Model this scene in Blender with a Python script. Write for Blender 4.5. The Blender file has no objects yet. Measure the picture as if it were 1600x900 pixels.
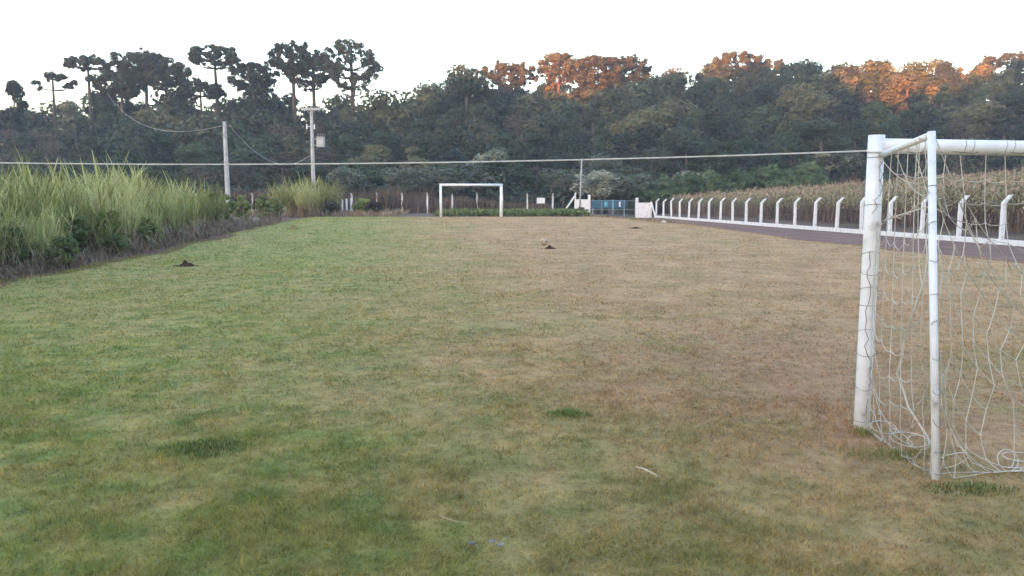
import bpy, math, random
import numpy as np
from mathutils import Vector, Matrix

# ------------------------------------------------------------------ camera, sky, sun, exposure
sc = bpy.context.scene
col = sc.collection
F = 1210.0                       # focal length in photo pixels (1600 px wide)
CAM = Vector((0.0, 0.0, 1.64))
PITCH = math.atan(137.0 / F)
cd = bpy.data.cameras.new('camera')
cam = bpy.data.objects.new('camera', cd)
col.objects.link(cam)
cam.location = CAM
cam.rotation_euler = (math.pi / 2 - PITCH, 0, 0)
cd.sensor_width = 36.0
cd.lens = 36.0 * F / 1600.0
cd.clip_end = 6000.0
sc.camera = cam

SUN_EL, SUN_AZ = 2.8, 212.0
w = bpy.data.worlds.new('World')
sc.world = w
w.use_nodes = True
wn = w.node_tree.nodes
bg = wn['Background']
sky = wn.new('ShaderNodeTexSky')
sky.sky_type = 'NISHITA'
sky.sun_disc = False
sky.sun_elevation = math.radians(SUN_EL)
sky.sun_rotation = math.radians(SUN_AZ)
sky.ozone_density = 1.7
sky.dust_density = 2.0
w.node_tree.links.new(sky.outputs[0], bg.inputs[0])
bg.inputs[1].default_value = 0.15
sl = bpy.data.lights.new('sun', 'SUN')
sl.energy = 3.6
sl.angle = math.radians(0.5)
sl.color = (1.0, 0.27, 0.05)
sun = bpy.data.objects.new('sun', sl)
col.objects.link(sun)
sdir = Vector((math.sin(math.radians(SUN_AZ)) * math.cos(math.radians(SUN_EL)),
               math.cos(math.radians(SUN_AZ)) * math.cos(math.radians(SUN_EL)),
               math.sin(math.radians(SUN_EL))))
sun.rotation_euler = sdir.to_track_quat('Z', 'Y').to_euler()
sun.location = (0, 0, 60)
sc.view_settings.view_transform = 'Standard'
sc.view_settings.look = 'None'
sc.view_settings.gamma = 1.0
sc.view_settings.exposure = 4.05
sc.view_settings.use_curve_mapping = False
sc.cycles.max_bounces = 6
sc.cycles.diffuse_bounces = 3
sc.cycles.glossy_bounces = 2
sc.cycles.transmission_bounces = 2
sc.cycles.volume_bounces = 1
sc.cycles.transparent_max_bounces = 4

R = random.Random(11)
rng = np.random.default_rng(7)

# ------------------------------------------------------------------ helpers
cP, sP = math.cos(PITCH), math.sin(PITCH)


def ray(px, py):
    a = (px - 800.0) / F
    b = (450.0 - py) / F
    return Vector((a, cP + b * sP, -sP + b * cP))


def at(px, py, Y):
    """the point on the ray through photo pixel (px, py) at ground distance Y"""
    d = ray(px, py)
    return CAM + d * (Y / d.y)


def sst(t):
    t = np.clip(t, 0.0, 1.0)
    return t * t * (3 - 2 * t)


def vnoise(x, y, seed=0):
    """value noise, numpy, 0..1"""
    x = np.asarray(x, float)
    y = np.asarray(y, float)
    xi = np.floor(x).astype(np.int64)
    yi = np.floor(y).astype(np.int64)
    fx = x - xi
    fy = y - yi
    fx = fx * fx * (3 - 2 * fx)
    fy = fy * fy * (3 - 2 * fy)

    def h(a, b):
        n = (a * 374761393 + b * 668265263 + seed * 974711) & 0x7fffffff
        n = ((n ^ (n >> 13)) * 1274126177) & 0x7fffffff
        return ((n ^ (n >> 16)) & 0xffff) / 65535.0
    return (h(xi, yi) * (1 - fx) + h(xi + 1, yi) * fx) * (1 - fy) + (h(xi, yi + 1) * (1 - fx) + h(xi + 1, yi + 1) * fx) * fy


def fence_x(y):
    return 18.2 - (np.asarray(y, float) - 28.8) * 0.1


def left_x(y):
    return -9.9 - (np.asarray(y, float) - 15.0) * 0.105


def gz(x, y):
    x = np.asarray(x, float)
    y = np.asarray(y, float)
    fx = fence_x(np.clip(y, -20, 76))
    z = 0.48 * sst((y - 14) / 38.0) * sst((fx - 3.5 - x) / 7.0)
    z = z + 0.078 * np.clip(x - fx - 1.2, 0, 70) * sst((y + 5) / 20.0)
    z = z - 0.12 * sst((left_x(np.clip(y, 0, 60)) - 0.2 - x) / 1.5) * (1 - sst((y - 48) / 8))
    slope = 0.04 + 0.19 * sst((x + 35) / 75.0)
    hill = slope * (np.clip(y - 104, 0, 74) - 1.3 * np.clip(y - 190, 0, 90))
    z = z + hill + 0.6 * (vnoise(x / 14, y / 14, 5) - 0.5) * sst((y - 92) / 15)
    # unseen ridge behind camera, shaped to shade the valley; saddles aim sun at treetops
    back = sst((-y - 45) / 95.0) * (1 - .8 * sst((-y - 152) / 90.0))
    xs = x - (y + 145) * .625
    crest = 54.0 + 2.5 * (vnoise(x / 26, y / 60, 3) - .5) + 3.0 * (vnoise(x / 8, y / 8, 9) - .5) + 2.0 * (vnoise(x / 3.5, y / 3.5, 12) - .5)
    for c_, w_, d_ in ((-178, 22, 16.5), (-147, 7, 11), (-110, 17, 19.0), (-76, 14, 6.5), (-262, 26, 7)):
        crest = crest - d_ * np.exp(-np.abs((xs - c_) / w_) ** 3)
    z = z + back * crest
    return z


def g1(x, y):
    return float(gz(x, y))


def ground(px, py):
    """where the ray through a photo pixel meets the ground"""
    d = ray(px, py)
    t = 2.0
    p = CAM
    while t < 400:
        p = CAM + d * t
        if p.z <= g1(p.x, p.y) + .04:
            break
        t += 0.01 if t < 12 else .05
    return Vector((p.x, p.y, g1(p.x, p.y) + .04))


class MB:
    def __init__(s):
        s.v, s.f = [], []

    def add(s, vs, fs):
        o = len(s.v)
        s.v += [tuple(p) for p in vs]
        s.f += [tuple(i + o for i in f) for f in fs]

    def box(s, c, d, rot=None):
        x, y, z = d[0] / 2, d[1] / 2, d[2] / 2
        vs = [Vector((i * x, j * y, k * z)) for k in (-1, 1) for j in (-1, 1) for i in (-1, 1)]
        if rot is not None:
            vs = [rot @ p for p in vs]
        c = Vector(c)
        s.add([c + p for p in vs], [(0, 2, 3, 1), (4, 5, 7, 6), (0, 1, 5, 4), (2, 6, 7, 3), (0, 4, 6, 2), (1, 3, 7, 5)])

    def tube(s, pts, r, n=6, cap=True):
        pts = [Vector(p) for p in pts]
        if not isinstance(r, (list, tuple)):
            r = [r] * len(pts)
        ref = None
        rings = []
        for i, p in enumerate(pts):
            a = pts[max(i - 1, 0)]
            b = pts[min(i + 1, len(pts) - 1)]
            t = (b - a)
            if t.length < 1e-9:
                t = Vector((0, 0, 1))
            t.normalize()
            if ref is None:
                ref = Vector((1, 0, 0)) if abs(t.x) < 0.8 else Vector((0, 1, 0))
            u = ref - t * ref.dot(t)
            if u.length < 1e-6:
                u = t.orthogonal()
            u.normalize()
            ref = u
            vv = t.cross(u)
            rings.append([p + (u * math.cos(2 * math.pi * k / n) + vv * math.sin(2 * math.pi * k / n)) * r[i] for k in range(n)])
        vs = [q for rg in rings for q in rg]
        fs = []
        for i in range(len(rings) - 1):
            for k in range(n):
                k2 = (k + 1) % n
                fs.append((i * n + k, i * n + k2, (i + 1) * n + k2, (i + 1) * n + k))
        if cap:
            fs.append(tuple(range(n - 1, -1, -1)))
            fs.append(tuple(range((len(rings) - 1) * n, len(rings) * n)))
        s.add(vs, fs)

    def lathe(s, prof, c=(0, 0, 0), n=10):
        c = Vector(c)
        vs = [c + Vector((r * math.cos(2 * math.pi * k / n), r * math.sin(2 * math.pi * k / n), z)) for r, z in prof for k in range(n)]
        fs = [(i * n + k, i * n + (k + 1) % n, (i + 1) * n + (k + 1) % n, (i + 1) * n + k) for i in range(len(prof) - 1) for k in range(n)]
        s.add(vs, fs)

    def mesh(s, name):
        m = bpy.data.meshes.new(name)
        m.from_pydata(s.v, [], s.f)
        m.update()
        return m

    def build(s, name, mat, parent=None, smooth=False):
        m = s.mesh(name)
        if smooth:
            m.polygons.foreach_set('use_smooth', [True] * len(m.polygons))
        return link(name, m, mat, parent)


def link(name, m, mat=None, parent=None, loc=None):
    o = bpy.data.objects.new(name, m)
    col.objects.link(o)
    if mat is not None and m is not None and len(m.materials) == 0:
        m.materials.append(mat)
    if parent is not None:
        o.parent = parent
    if loc is not None:
        o.location = loc
    return o


def tag(o, label=None, cat=None, group=None, kind=None):
    if label:
        o['label'] = label
    if cat:
        o['category'] = cat
    if group:
        o['group'] = group
    if kind:
        o['kind'] = kind
    return o


def empty(name, loc=(0, 0, 0), rz=0.0):
    o = bpy.data.objects.new(name, None)
    o.empty_display_size = 0.2
    col.objects.link(o)
    o.location = loc
    o.rotation_euler = (0, 0, rz)
    return o


def copy_tree(o, parent=None):
    c = o.copy()
    col.objects.link(c)
    c.parent = parent
    for ch in o.children:
        copy_tree(ch, c)
    return c


def np_mesh(name, verts, loops, starts, totals):
    m = bpy.data.meshes.new(name)
    m.vertices.add(len(verts))
    m.vertices.foreach_set('co', np.ascontiguousarray(verts, np.float32).ravel())
    m.loops.add(len(loops))
    m.loops.foreach_set('vertex_index', np.ascontiguousarray(loops, np.int32))
    m.polygons.add(len(starts))
    m.polygons.foreach_set('loop_start', np.ascontiguousarray(starts, np.int32))
    m.polygons.foreach_set('loop_total', np.ascontiguousarray(totals, np.int32))
    m.update(calc_edges=True)
    m.validate()
    return m


def grid_sheet(xs, ys, zoff, keep=None):
    """mesh sheet over a grid following gz"""
    X, Y = np.meshgrid(xs, ys)
    Z = gz(X, Y) + zoff
    nx, ny = len(xs), len(ys)
    v = np.stack([X.ravel(), Y.ravel(), Z.ravel()], 1)
    i = np.arange(nx - 1)
    j = np.arange(ny - 1)
    I, J = np.meshgrid(i, j)
    a = (J * nx + I).ravel()
    q = np.stack([a, a + 1, a + nx + 1, a + nx], 1)
    return np_mesh('sheet', v, q.ravel(), np.arange(len(q)) * 4, np.full(len(q), 4))


def strip_sheet(ys, fl, fr, n, zoff):
    """sheet between two edge curves fl(y), fr(y)"""
    ys = np.asarray(ys, float)
    a = fl(ys)
    b = fr(ys)
    t = np.linspace(0, 1, n)
    X = a[:, None] * (1 - t) + b[:, None] * t
    Y = np.repeat(ys[:, None], n, 1)
    Z = gz(X, Y) + zoff
    Z[:, 0] -= zoff + .06
    Z[:, -1] -= zoff + .06
    Z[0, :] = gz(X[0], Y[0]) - .06
    Z[-1, :] = gz(X[-1], Y[-1]) - .06
    v = np.stack([X.ravel(), Y.ravel(), Z.ravel()], 1)
    I, J = np.meshgrid(np.arange(n - 1), np.arange(len(ys) - 1))
    k = (J * n + I).ravel()
    q = np.stack([k, k + 1, k + n + 1, k + n], 1)
    return np_mesh('sheet', v, q.ravel(), np.arange(len(q)) * 4, np.full(len(q), 4))


# ------------------------------------------------------------------ materials
def new_mat(name):
    m = bpy.data.materials.new(name)
    m.use_nodes = True
    nt = m.node_tree
    return m, nt, nt.nodes, nt.links, nt.nodes['Principled BSDF']


def ramp(nt, stops):
    r = nt.nodes.new('ShaderNodeValToRGB')
    e = r.color_ramp.elements
    while len(e) > 1:
        e.remove(e[-1])
    for i, (p, c) in enumerate(stops):
        k = e[0] if i == 0 else e.new(p)
        k.position = p
        k.color = (c[0], c[1], c[2], 1)
    return r


def noisy(name, stops, scale=4.0, detail=4.0, rough=0.85, bump=0.0, bscale=30.0, coord='Object', objrand=0.0, spec=0.3, stretch=None):
    m, nt, N, L, b = new_mat(name)
    tc = N.new('ShaderNodeTexCoord')
    src = tc.outputs[coord]
    if coord == 'World':
        pass
    if stretch:
        mp = N.new('ShaderNodeMapping')
        mp.inputs['Scale'].default_value = stretch
        L.new(src, mp.inputs[0])
        src = mp.outputs[0]
    n = N.new('ShaderNodeTexNoise')
    n.inputs['Scale'].default_value = scale
    n.inputs['Detail'].default_value = detail
    L.new(src, n.inputs['Vector'])
    fac = n.outputs['Fac']
    if objrand:
        oi = N.new('ShaderNodeObjectInfo')
        ma = N.new('ShaderNodeMath')
        ma.operation = 'MULTIPLY_ADD'
        L.new(oi.outputs['Random'], ma.inputs[0])
        ma.inputs[1].default_value = objrand
        L.new(fac, ma.inputs[2])
        mb = N.new('ShaderNodeMath')
        mb.operation = 'SUBTRACT'
        L.new(ma.outputs[0], mb.inputs[0])
        mb.inputs[1].default_value = objrand / 2
        fac = mb.outputs[0]
    r = ramp(nt, stops)
    L.new(fac, r.inputs[0])
    L.new(r.outputs[0], b.inputs['Base Color'])
    b.inputs['Roughness'].default_value = rough
    b.inputs['Specular IOR Level'].default_value = spec
    if bump:
        n2 = N.new('ShaderNodeTexNoise')
        n2.inputs['Scale'].default_value = bscale
        n2.inputs['Detail'].default_value = 5
        L.new(src, n2.inputs['Vector'])
        bp = N.new('ShaderNodeBump')
        bp.inputs['Strength'].default_value = bump
        bp.inputs['Distance'].default_value = 0.02
        L.new(n2.outputs['Fac'], bp.inputs['Height'])
        L.new(bp.outputs[0], b.inputs['Normal'])
    return m


def leaf_mat(name, c_dark, c_mid, c_light, transl=0.25, scale=0.35):
    """foliage: clump-sized and tree-to-tree variation of colour, a little light through the leaves"""
    m, nt, N, L, b = new_mat(name)
    tc = N.new('ShaderNodeTexCoord')
    n = N.new('ShaderNodeTexNoise')
    n.inputs['Scale'].default_value = scale
    n.inputs['Detail'].default_value = 3
    geo = N.new('ShaderNodeNewGeometry')
    L.new(geo.outputs['Position'], n.inputs['Vector'])
    oi = N.new('ShaderNodeObjectInfo')
    a = N.new('ShaderNodeMath')
    a.operation = 'MULTIPLY_ADD'
    L.new(oi.outputs['Random'], a.inputs[0])
    a.inputs[1].default_value = 0.85
    L.new(n.outputs['Fac'], a.inputs[2])
    a2 = N.new('ShaderNodeMath')
    a2.operation = 'MULTIPLY_ADD'
    L.new(geo.outputs['Random Per Island'], a2.inputs[0])
    a2.inputs[1].default_value = 0.30
    L.new(a.outputs[0], a2.inputs[2])
    s = N.new('ShaderNodeMath')
    s.operation = 'SUBTRACT'
    L.new(a2.outputs[0], s.inputs[0])
    s.inputs[1].default_value = 0.575
    r = ramp(nt, [(0.22, c_dark), (0.5, c_mid), (0.8, c_light)])
    L.new(s.outputs[0], r.inputs[0])
    L.new(r.outputs[0], b.inputs['Base Color'])
    b.inputs['Roughness'].default_value = 0.65
    b.inputs['Specular IOR Level'].default_value = 0.25
    if transl:
        t = N.new('ShaderNodeBsdfTranslucent')
        L.new(r.outputs[0], t.inputs['Color'])
        mx = N.new('ShaderNodeMixShader')
        mx.inputs[0].default_value = transl
        L.new(b.outputs[0], mx.inputs[1])
        L.new(t.outputs[0], mx.inputs[2])
        L.new(mx.outputs[0], N['Material Output'].inputs['Surface'])
    return m


def field_color_group():
    """colour of the turf by place: green on the left, straw on the right, patchy throughout"""
    g = bpy.data.node_groups.new('turf_colour', 'ShaderNodeTree')
    g.interface.new_socket('Color', in_out='OUTPUT', socket_type='NodeSocketColor')
    N, L = g.nodes, g.links
    out = N.new('NodeGroupOutput')
    geo = N.new('ShaderNodeNewGeometry')
    sep = N.new('ShaderNodeSeparateXYZ')
    L.new(geo.outputs['Position'], sep.inputs[0])

    def math_(op, a, b, c=None):
        n = N.new('ShaderNodeMath')
        n.operation = op
        for i, v in enumerate((a, b, c)):
            if v is None:
                continue
            if isinstance(v, (int, float)):
                n.inputs[i].default_value = v
            else:
                L.new(v, n.inputs[i])
        return n.outputs[0]

    def noise(scale, detail=3, rough=.55):
        n = N.new('ShaderNodeTexNoise')
        n.inputs['Scale'].default_value = scale
        n.inputs['Detail'].default_value = detail
        n.inputs['Roughness'].default_value = rough
        L.new(geo.outputs['Position'], n.inputs['Vector'])
        return n.outputs['Fac']

    def mix(f, a, b):
        n = N.new('ShaderNodeMix')
        n.data_type = 'RGBA'
        n.clamp_factor = True
        L.new(f, n.inputs[0])
        for i, v in ((6, a), (7, b)):
            if isinstance(v, tuple):
                n.inputs[i].default_value = (*v, 1)
            else:
                L.new(v, n.inputs[i])
        return n.outputs[2]
    t = math_('MULTIPLY_ADD', sep.outputs['Y'], 0.13, sep.outputs['X'])
    n1, n2, n3, n4 = noise(0.22, 2), noise(0.9, 3), noise(3.2, 3), noise(11.0, 2)
    # straw factor
    f = math_('MULTIPLY_ADD', t, 0.13, 0.46)
    f = math_('MINIMUM', f, 0.92)
    # greener strip of turf behind the goal line
    f = math_('SUBTRACT', f, math_('MULTIPLY', math_('MAXIMUM', math_('SUBTRACT', 6.5, sep.outputs['Y']), 0.0), 0.075))
    f = math_('MAXIMUM', f, 0.10)
    f = math_('ADD', f, math_('MULTIPLY_ADD', n1, 0.9, -0.45))
    f = math_('ADD', f, math_('MULTIPLY_ADD', n2, 0.9, -0.45))
    f = math_('ADD', f, math_('MULTIPLY_ADD', n3, 0.9, -0.45))
    green = mix(math_('MULTIPLY_ADD', n3, 2.6, -0.8), GRASS_GREEN, GRASS_YEL)
    straw = mix(math_('MULTIPLY_ADD', n2, 3.2, -1.1), GRASS_BROWN, GRASS_STRAW)
    c = mix(f, green, straw)
    # scuffed reddish turf before the near goal
    dx = math_('MULTIPLY', math_('SUBTRACT', sep.outputs['X'], 2.6), 0.36)
    dy = math_('MULTIPLY', math_('SUBTRACT', sep.outputs['Y'], 7.3), 0.27)
    q = math_('ADD', math_('MULTIPLY', dx, dx), math_('MULTIPLY', dy, dy))
    q = math_('SUBTRACT', math_('ADD', math_('MULTIPLY', n2, 1.5), math_('MULTIPLY', n3, .6)), math_('ADD', q, .42))
    c = mix(math_('MULTIPLY', math_('MINIMUM', math_('MAXIMUM', q, 0.0), 1.0), .75), c, GRASS_WORN)
    dk = math_('MULTIPLY_ADD', n4, 1.1, 0.48)
    dk = math_('MULTIPLY', dk, math_('MULTIPLY_ADD', noise(1.9, 4, .65), .6, 0.72))
    mm = N.new('ShaderNodeMix')
    mm.data_type = 'RGBA'
    mm.blend_type = 'MULTIPLY'
    mm.inputs[0].default_value = 1.0
    L.new(c, mm.inputs[6])
    cb = N.new('ShaderNodeCombineColor')
    for i in range(3):
        L.new(dk, cb.inputs[i])
    L.new(cb.outputs[0], mm.inputs[7])
    L.new(mm.outputs[2], out.inputs[0])
    return g


GRASS_GREEN = (0.168, 0.19, 0.052)
GRASS_YEL = (0.31, 0.275, 0.08)
GRASS_STRAW = (0.45, 0.275, 0.14)
GRASS_BROWN = (0.36, 0.20, 0.108)
GRASS_WORN = (0.30, 0.155, 0.09)
TURF = field_color_group()


def turf_mat(name, blades):
    m, nt, N, L, b = new_mat(name)
    g = N.new('ShaderNodeGroup')
    g.node_tree = TURF
    src = g.outputs[0]
    if blades:
        geo = N.new('ShaderNodeNewGeometry')
        r = ramp(nt, [(0.0, (0.72, 0.74, 0.72)), (0.5, (1.0, 1.0, 0.95)), (1.0, (1.45, 1.38, 1.2))])
        L.new(geo.outputs['Random Per Island'], r.inputs[0])
        mm = N.new('ShaderNodeMix')
        mm.data_type = 'RGBA'
        mm.blend_type = 'MULTIPLY'
        mm.inputs[0].default_value = 1.0
        L.new(src, mm.inputs[6])
        L.new(r.outputs[0], mm.inputs[7])
        src = mm.outputs[2]
        t = N.new('ShaderNodeBsdfTranslucent')
        L.new(src, t.inputs['Color'])
        mx = N.new('ShaderNodeMixShader')
        mx.inputs[0].default_value = 0.52
        L.new(b.outputs[0], mx.inputs[1])
        L.new(t.outputs[0], mx.inputs[2])
        L.new(mx.outputs[0], N['Material Output'].inputs['Surface'])
    else:
        geo = N.new('ShaderNodeNewGeometry')
        n = N.new('ShaderNodeTexNoise')
        n.inputs['Scale'].default_value = 22
        n.inputs['Detail'].default_value = 6
        n.inputs['Roughness'].default_value = .7
        L.new(geo.outputs['Position'], n.inputs['Vector'])
        bp = N.new('ShaderNodeBump')
        bp.inputs['Strength'].default_value = 0.9
        bp.inputs['Distance'].default_value = 0.05
        L.new(n.outputs['Fac'], bp.inputs['Height'])
        L.new(bp.outputs[0], b.inputs['Normal'])
    L.new(src, b.inputs['Base Color'])
    b.inputs['Roughness'].default_value = 0.8
    b.inputs['Specular IOR Level'].default_value = 0.15
    return m


M = {}
M['turf'] = turf_mat('turf', False)
M['blade'] = turf_mat('grass_blade', True)
M['ground'] = noisy('red_soil_with_weeds', [(0.3, (0.085, 0.045, 0.035)), (0.5, (0.12, 0.07, 0.05)), (0.62, (0.13, 0.11, 0.06)), (0.8, (0.16, 0.14, 0.08))],
                    scale=0.35, detail=8, rough=.95, bump=.8, bscale=3)
M['track'] = noisy('packed_dirt', [(0.3, (0.115, 0.05, 0.036)), (0.55, (0.17, 0.082, 0.060)), (0.8, (0.24, 0.135, 0.10))], scale=0.8, detail=9, rough=.95, bump=.6, bscale=12)
M['soil'] = noisy('bare_red_soil', [(0.3, (0.09, 0.038, 0.028)), (0.55, (0.15, 0.066, 0.048)), (0.8, (0.23, 0.13, 0.09))], scale=1.6, detail=9, rough=.95, bump=.8, bscale=14)
M['paint'] = noisy('white_painted_steel', [(0.27, (0.30, 0.24, 0.20)), (0.33, (0.58, 0.56, 0.55)), (0.42, (0.72, 0.71, 0.72)), (0.7, (0.80, 0.79, 0.80))], scale=9, detail=9, rough=.42, bump=.08, bscale=60, spec=.45)
M['lime'] = noisy('whitewashed_concrete', [(0.25, (0.42, 0.40, 0.39)), (0.42, (0.68, 0.67, 0.67)), (0.7, (0.76, 0.75, 0.76))], scale=5, detail=7, rough=.9, bump=.15, bscale=35)
M['concrete'] = noisy('grey_concrete', [(0.25, (0.32, 0.31, 0.31)), (0.5, (0.44, 0.43, 0.43)), (0.75, (0.52, 0.51, 0.51))], scale=3, detail=8, rough=.9, bump=.2, bscale=30)
M['grey_metal'] = noisy('weathered_grey_metal', [(0.3, (0.25, 0.25, 0.26)), (0.7, (0.40, 0.40, 0.42))], scale=9, rough=.5)
M['wire'] = noisy('galvanised_wire', [(0.3, (0.10, 0.09, 0.095)), (0.7, (0.18, 0.165, 0.17))], scale=4, rough=.55)
M['cable'] = noisy('light_grey_cable', [(0.3, (0.36, 0.35, 0.35)), (0.7, (0.5, 0.48, 0.47))], scale=3, rough=.6)
M['rope'] = noisy('off_white_rope', [(0.3, (0.50, 0.47, 0.43)), (0.7, (0.66, 0.63, 0.58))], scale=20, rough=.9)
M['net'] = noisy('net_twine', [(0.3, (0.36, 0.31, 0.25)), (0.55, (0.52, 0.47, 0.40)), (0.8, (0.64, 0.59, 0.52))], scale=3, detail=3, rough=.9)
M['twine'] = noisy('dark_tie_twine', [(0.3, (0.13, 0.12, 0.115)), (0.7, (0.26, 0.24, 0.22))], scale=20, rough=.9)
M['bark'] = noisy('grey_bark', [(0.3, (0.06, 0.05, 0.045)), (0.6, (0.12, 0.105, 0.095)), (0.8, (0.2, 0.185, 0.17))], scale=1.2, detail=8, rough=.95, bump=.5, bscale=8, objrand=.3)
M['bark_dark'] = noisy('brown_bark', [(0.3, (0.04, 0.03, 0.027)), (0.7, (0.10, 0.075, 0.06))], scale=1.5, detail=7, rough=.95, bump=.5, bscale=8)
M['leaf_dark'] = leaf_mat('dark_green_leaves', (0.013, 0.022, 0.014), (0.023, 0.038, 0.023), (0.049, 0.067, 0.036))
M['leaf_mid'] = leaf_mat('mid_green_leaves', (0.023, 0.040, 0.018), (0.040, 0.061, 0.029), (0.066, 0.090, 0.040))
M['leaf_olive'] = leaf_mat('olive_leaves', (0.040, 0.046, 0.024), (0.070, 0.076, 0.037), (0.125, 0.125, 0.06))
M['leaf_brown'] = leaf_mat('dry_brown_leaves', (0.047, 0.039, 0.031), (0.072, 0.061, 0.047), (0.106, 0.089, 0.068))
M['leaf_pale'] = leaf_mat('pale_grey_green_leaves', (0.09, 0.105, 0.075), (0.18, 0.20, 0.145), (0.31, 0.32, 0.24))
M['leaf_arau'] = leaf_mat('araucaria_needles', (0.022, 0.028, 0.019), (0.036, 0.043, 0.025), (0.055, 0.060, 0.034), transl=0.1)
M['leaf_bright'] = leaf_mat('fresh_green_leaves', (0.11, 0.14, 0.035), (0.18, 0.22, 0.055), (0.28, 0.31, 0.085), scale=1.5)
M['leaf_shrub'] = leaf_mat('bluish_green_leaves', (0.085, 0.11, 0.036), (0.14, 0.17, 0.055), (0.23, 0.255, 0.085), scale=1.5)
M['leaf_hedge'] = leaf_mat('hedge_green_leaves', (0.05, 0.085, 0.036), (0.078, 0.122, 0.052), (0.11, 0.155, 0.066), scale=1.0)
M['tuft'] = leaf_mat('lush_grass_blades', (0.075, 0.11, 0.025), (0.11, 0.15, 0.035), (0.16, 0.20, 0.05), scale=3.0)
M['maize_low'] = leaf_mat('withered_lower_maize_leaves', (0.075, 0.045, 0.034), (0.12, 0.075, 0.055), (0.19, 0.125, 0.09), transl=.1, scale=.6)
M['cane'] = leaf_mat('tall_grass_leaves', (0.18, 0.185, 0.058), (0.32, 0.32, 0.105), (0.49, 0.475, 0.20), transl=.35, scale=.8)
M['dry'] = leaf_mat('dry_stalks', (0.15, 0.10, 0.07), (0.26, 0.185, 0.125), (0.44, 0.34, 0.23), transl=.1, scale=.8)
M['corn_green'] = leaf_mat('ripening_maize_leaves', (0.14, 0.145, 0.055), (0.26, 0.235, 0.10), (0.46, 0.37, 0.185), transl=.25, scale=.6)
M['corn_dry'] = leaf_mat('dry_maize_leaves', (0.15, 0.105, 0.07), (0.27, 0.19, 0.125), (0.44, 0.32, 0.21), transl=.2, scale=.6)
M['weed_red'] = leaf_mat('reddish_dry_weeds', (0.10, 0.066, 0.048), (0.17, 0.118, 0.082), (0.26, 0.20, 0.125), transl=.15, scale=.5)
M['stone'] = noisy('pale_stone', [(0.3, (0.4, 0.38, 0.36)), (0.7, (0.62, 0.6, 0.57))], scale=6, rough=.9, bump=.3)
M['mound'] = noisy('dark_red_earth', [(0.3, (0.035, 0.016, 0.014)), (0.7, (0.085, 0.038, 0.03))], scale=12, detail=8, rough=1, bump=.8, bscale=40)
M['mound_pale'] = noisy('orange_earth', [(0.3, (0.22, 0.12, 0.06)), (0.7, (0.36, 0.22, 0.12))], scale=12, detail=8, rough=1, bump=.8, bscale=40)
M['blue'] = noisy('blue_paint', [(0.3, (0.018, 0.07, 0.13)), (0.7, (0.03, 0.10, 0.17))], scale=3, rough=.5)
M['cyan'] = noisy('cyan_paint', [(0.3, (0.07, 0.33, 0.42)), (0.7, (0.10, 0.42, 0.52))], scale=3, rough=.5)
M['teal'] = noisy('teal_grey_tube', [(0.3, (0.16, 0.24, 0.26)), (0.7, (0.24, 0.33, 0.35))], scale=5, rough=.5)
M['ball'] = noisy('scuffed_ball_leather', [(0.3, (0.36, 0.28, 0.18)), (0.5, (0.48, 0.39, 0.28)), (0.75, (0.58, 0.50, 0.38))], scale=9, rough=.7)
M['ball_dark'] = noisy('dark_ball_panel', [(0.3, (0.16, 0.11, 0.07)), (0.7, (0.26, 0.19, 0.13))], scale=9, rough=.7)
M['stick'] = noisy('bleached_wood', [(0.3, (0.34, 0.27, 0.18)), (0.7, (0.56, 0.47, 0.34))], scale=30, rough=.8)
M['litter'] = noisy('lilac_plastic', [(0.3, (0.13, 0.11, 0.13)), (0.6, (0.26, 0.23, 0.25)), (0.8, (0.42, 0.39, 0.40))], scale=30, rough=.5)
M['sign'] = noisy('white_sign_paint', [(0.3, (0.62, 0.61, 0.62)), (0.7, (0.76, 0.75, 0.76))], scale=6, rough=.6)
M['wood'] = noisy('old_fence_wood', [(0.3, (0.16, 0.13, 0.11)), (0.7, (0.3, 0.26, 0.22))], scale=4, detail=8, rough=.9, stretch=(6, 6, 1))
M['porcelain'] = noisy('brown_porcelain', [(0.3, (0.2, 0.16, 0.15)), (0.7, (0.34, 0.3, 0.29))], scale=6, rough=.35)

# ------------------------------------------------------------------ ground, field, track
def axis(*segs):
    out = []
    for a, b, n in segs:
        out += list(np.linspace(a, b, n, endpoint=False))
    out.append(segs[-1][1])
    return np.array(out)


gx = axis((-1500, -250, 14), (-250, -60, 60), (-60, 60, 120), (60, 250, 60), (250, 1500, 14))
gy = axis((-1500, -260, 12), (-260, -40, 90), (-40, 110, 130), (110, 260, 60), (260, 2500, 16))
tag(link('ground', grid_sheet(gx, gy, 0.0), M['ground']), kind='structure')


def wob(y, s, amp, k=1.0):
    return amp * (vnoise(y * k, y * 0 + s, s) - .5) * 2


def field_l(y):
    return left_x(y) + wob(y, 21, .35, .7) + wob(y, 22, .15, 2.3) + 5.2 * sst((y - 50) / 5.0) * 0


def field_r(y):
    return np.where(y < 30, 13.2 - (y - 20) * .18, 11.3 + (y - 30) * .03) + wob(y, 31, .4, .5) + wob(y, 32, .15, 2.1)


fy = np.concatenate([np.arange(-12, 10, .7), np.arange(10, 54.5, .5)])
tag(link('playing_field', strip_sheet(fy, field_l, field_r, 60, 0.04), M['turf']), kind='structure')
ty = np.arange(-12, 74, 1.0)
tag(link('dirt_track', strip_sheet(ty, lambda y: field_r(y) - .8, lambda y: fence_x(y) + .1, 14, 0.018), M['track']), kind='structure')
sy = np.arange(2, 47, .8)
tag(link('soil_strip', strip_sheet(sy, lambda y: left_x(y) - 2.6 + wob(y, 4, .3), lambda y: field_l(y) + .5, 10, 0.016), M['soil']), kind='structure')


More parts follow.
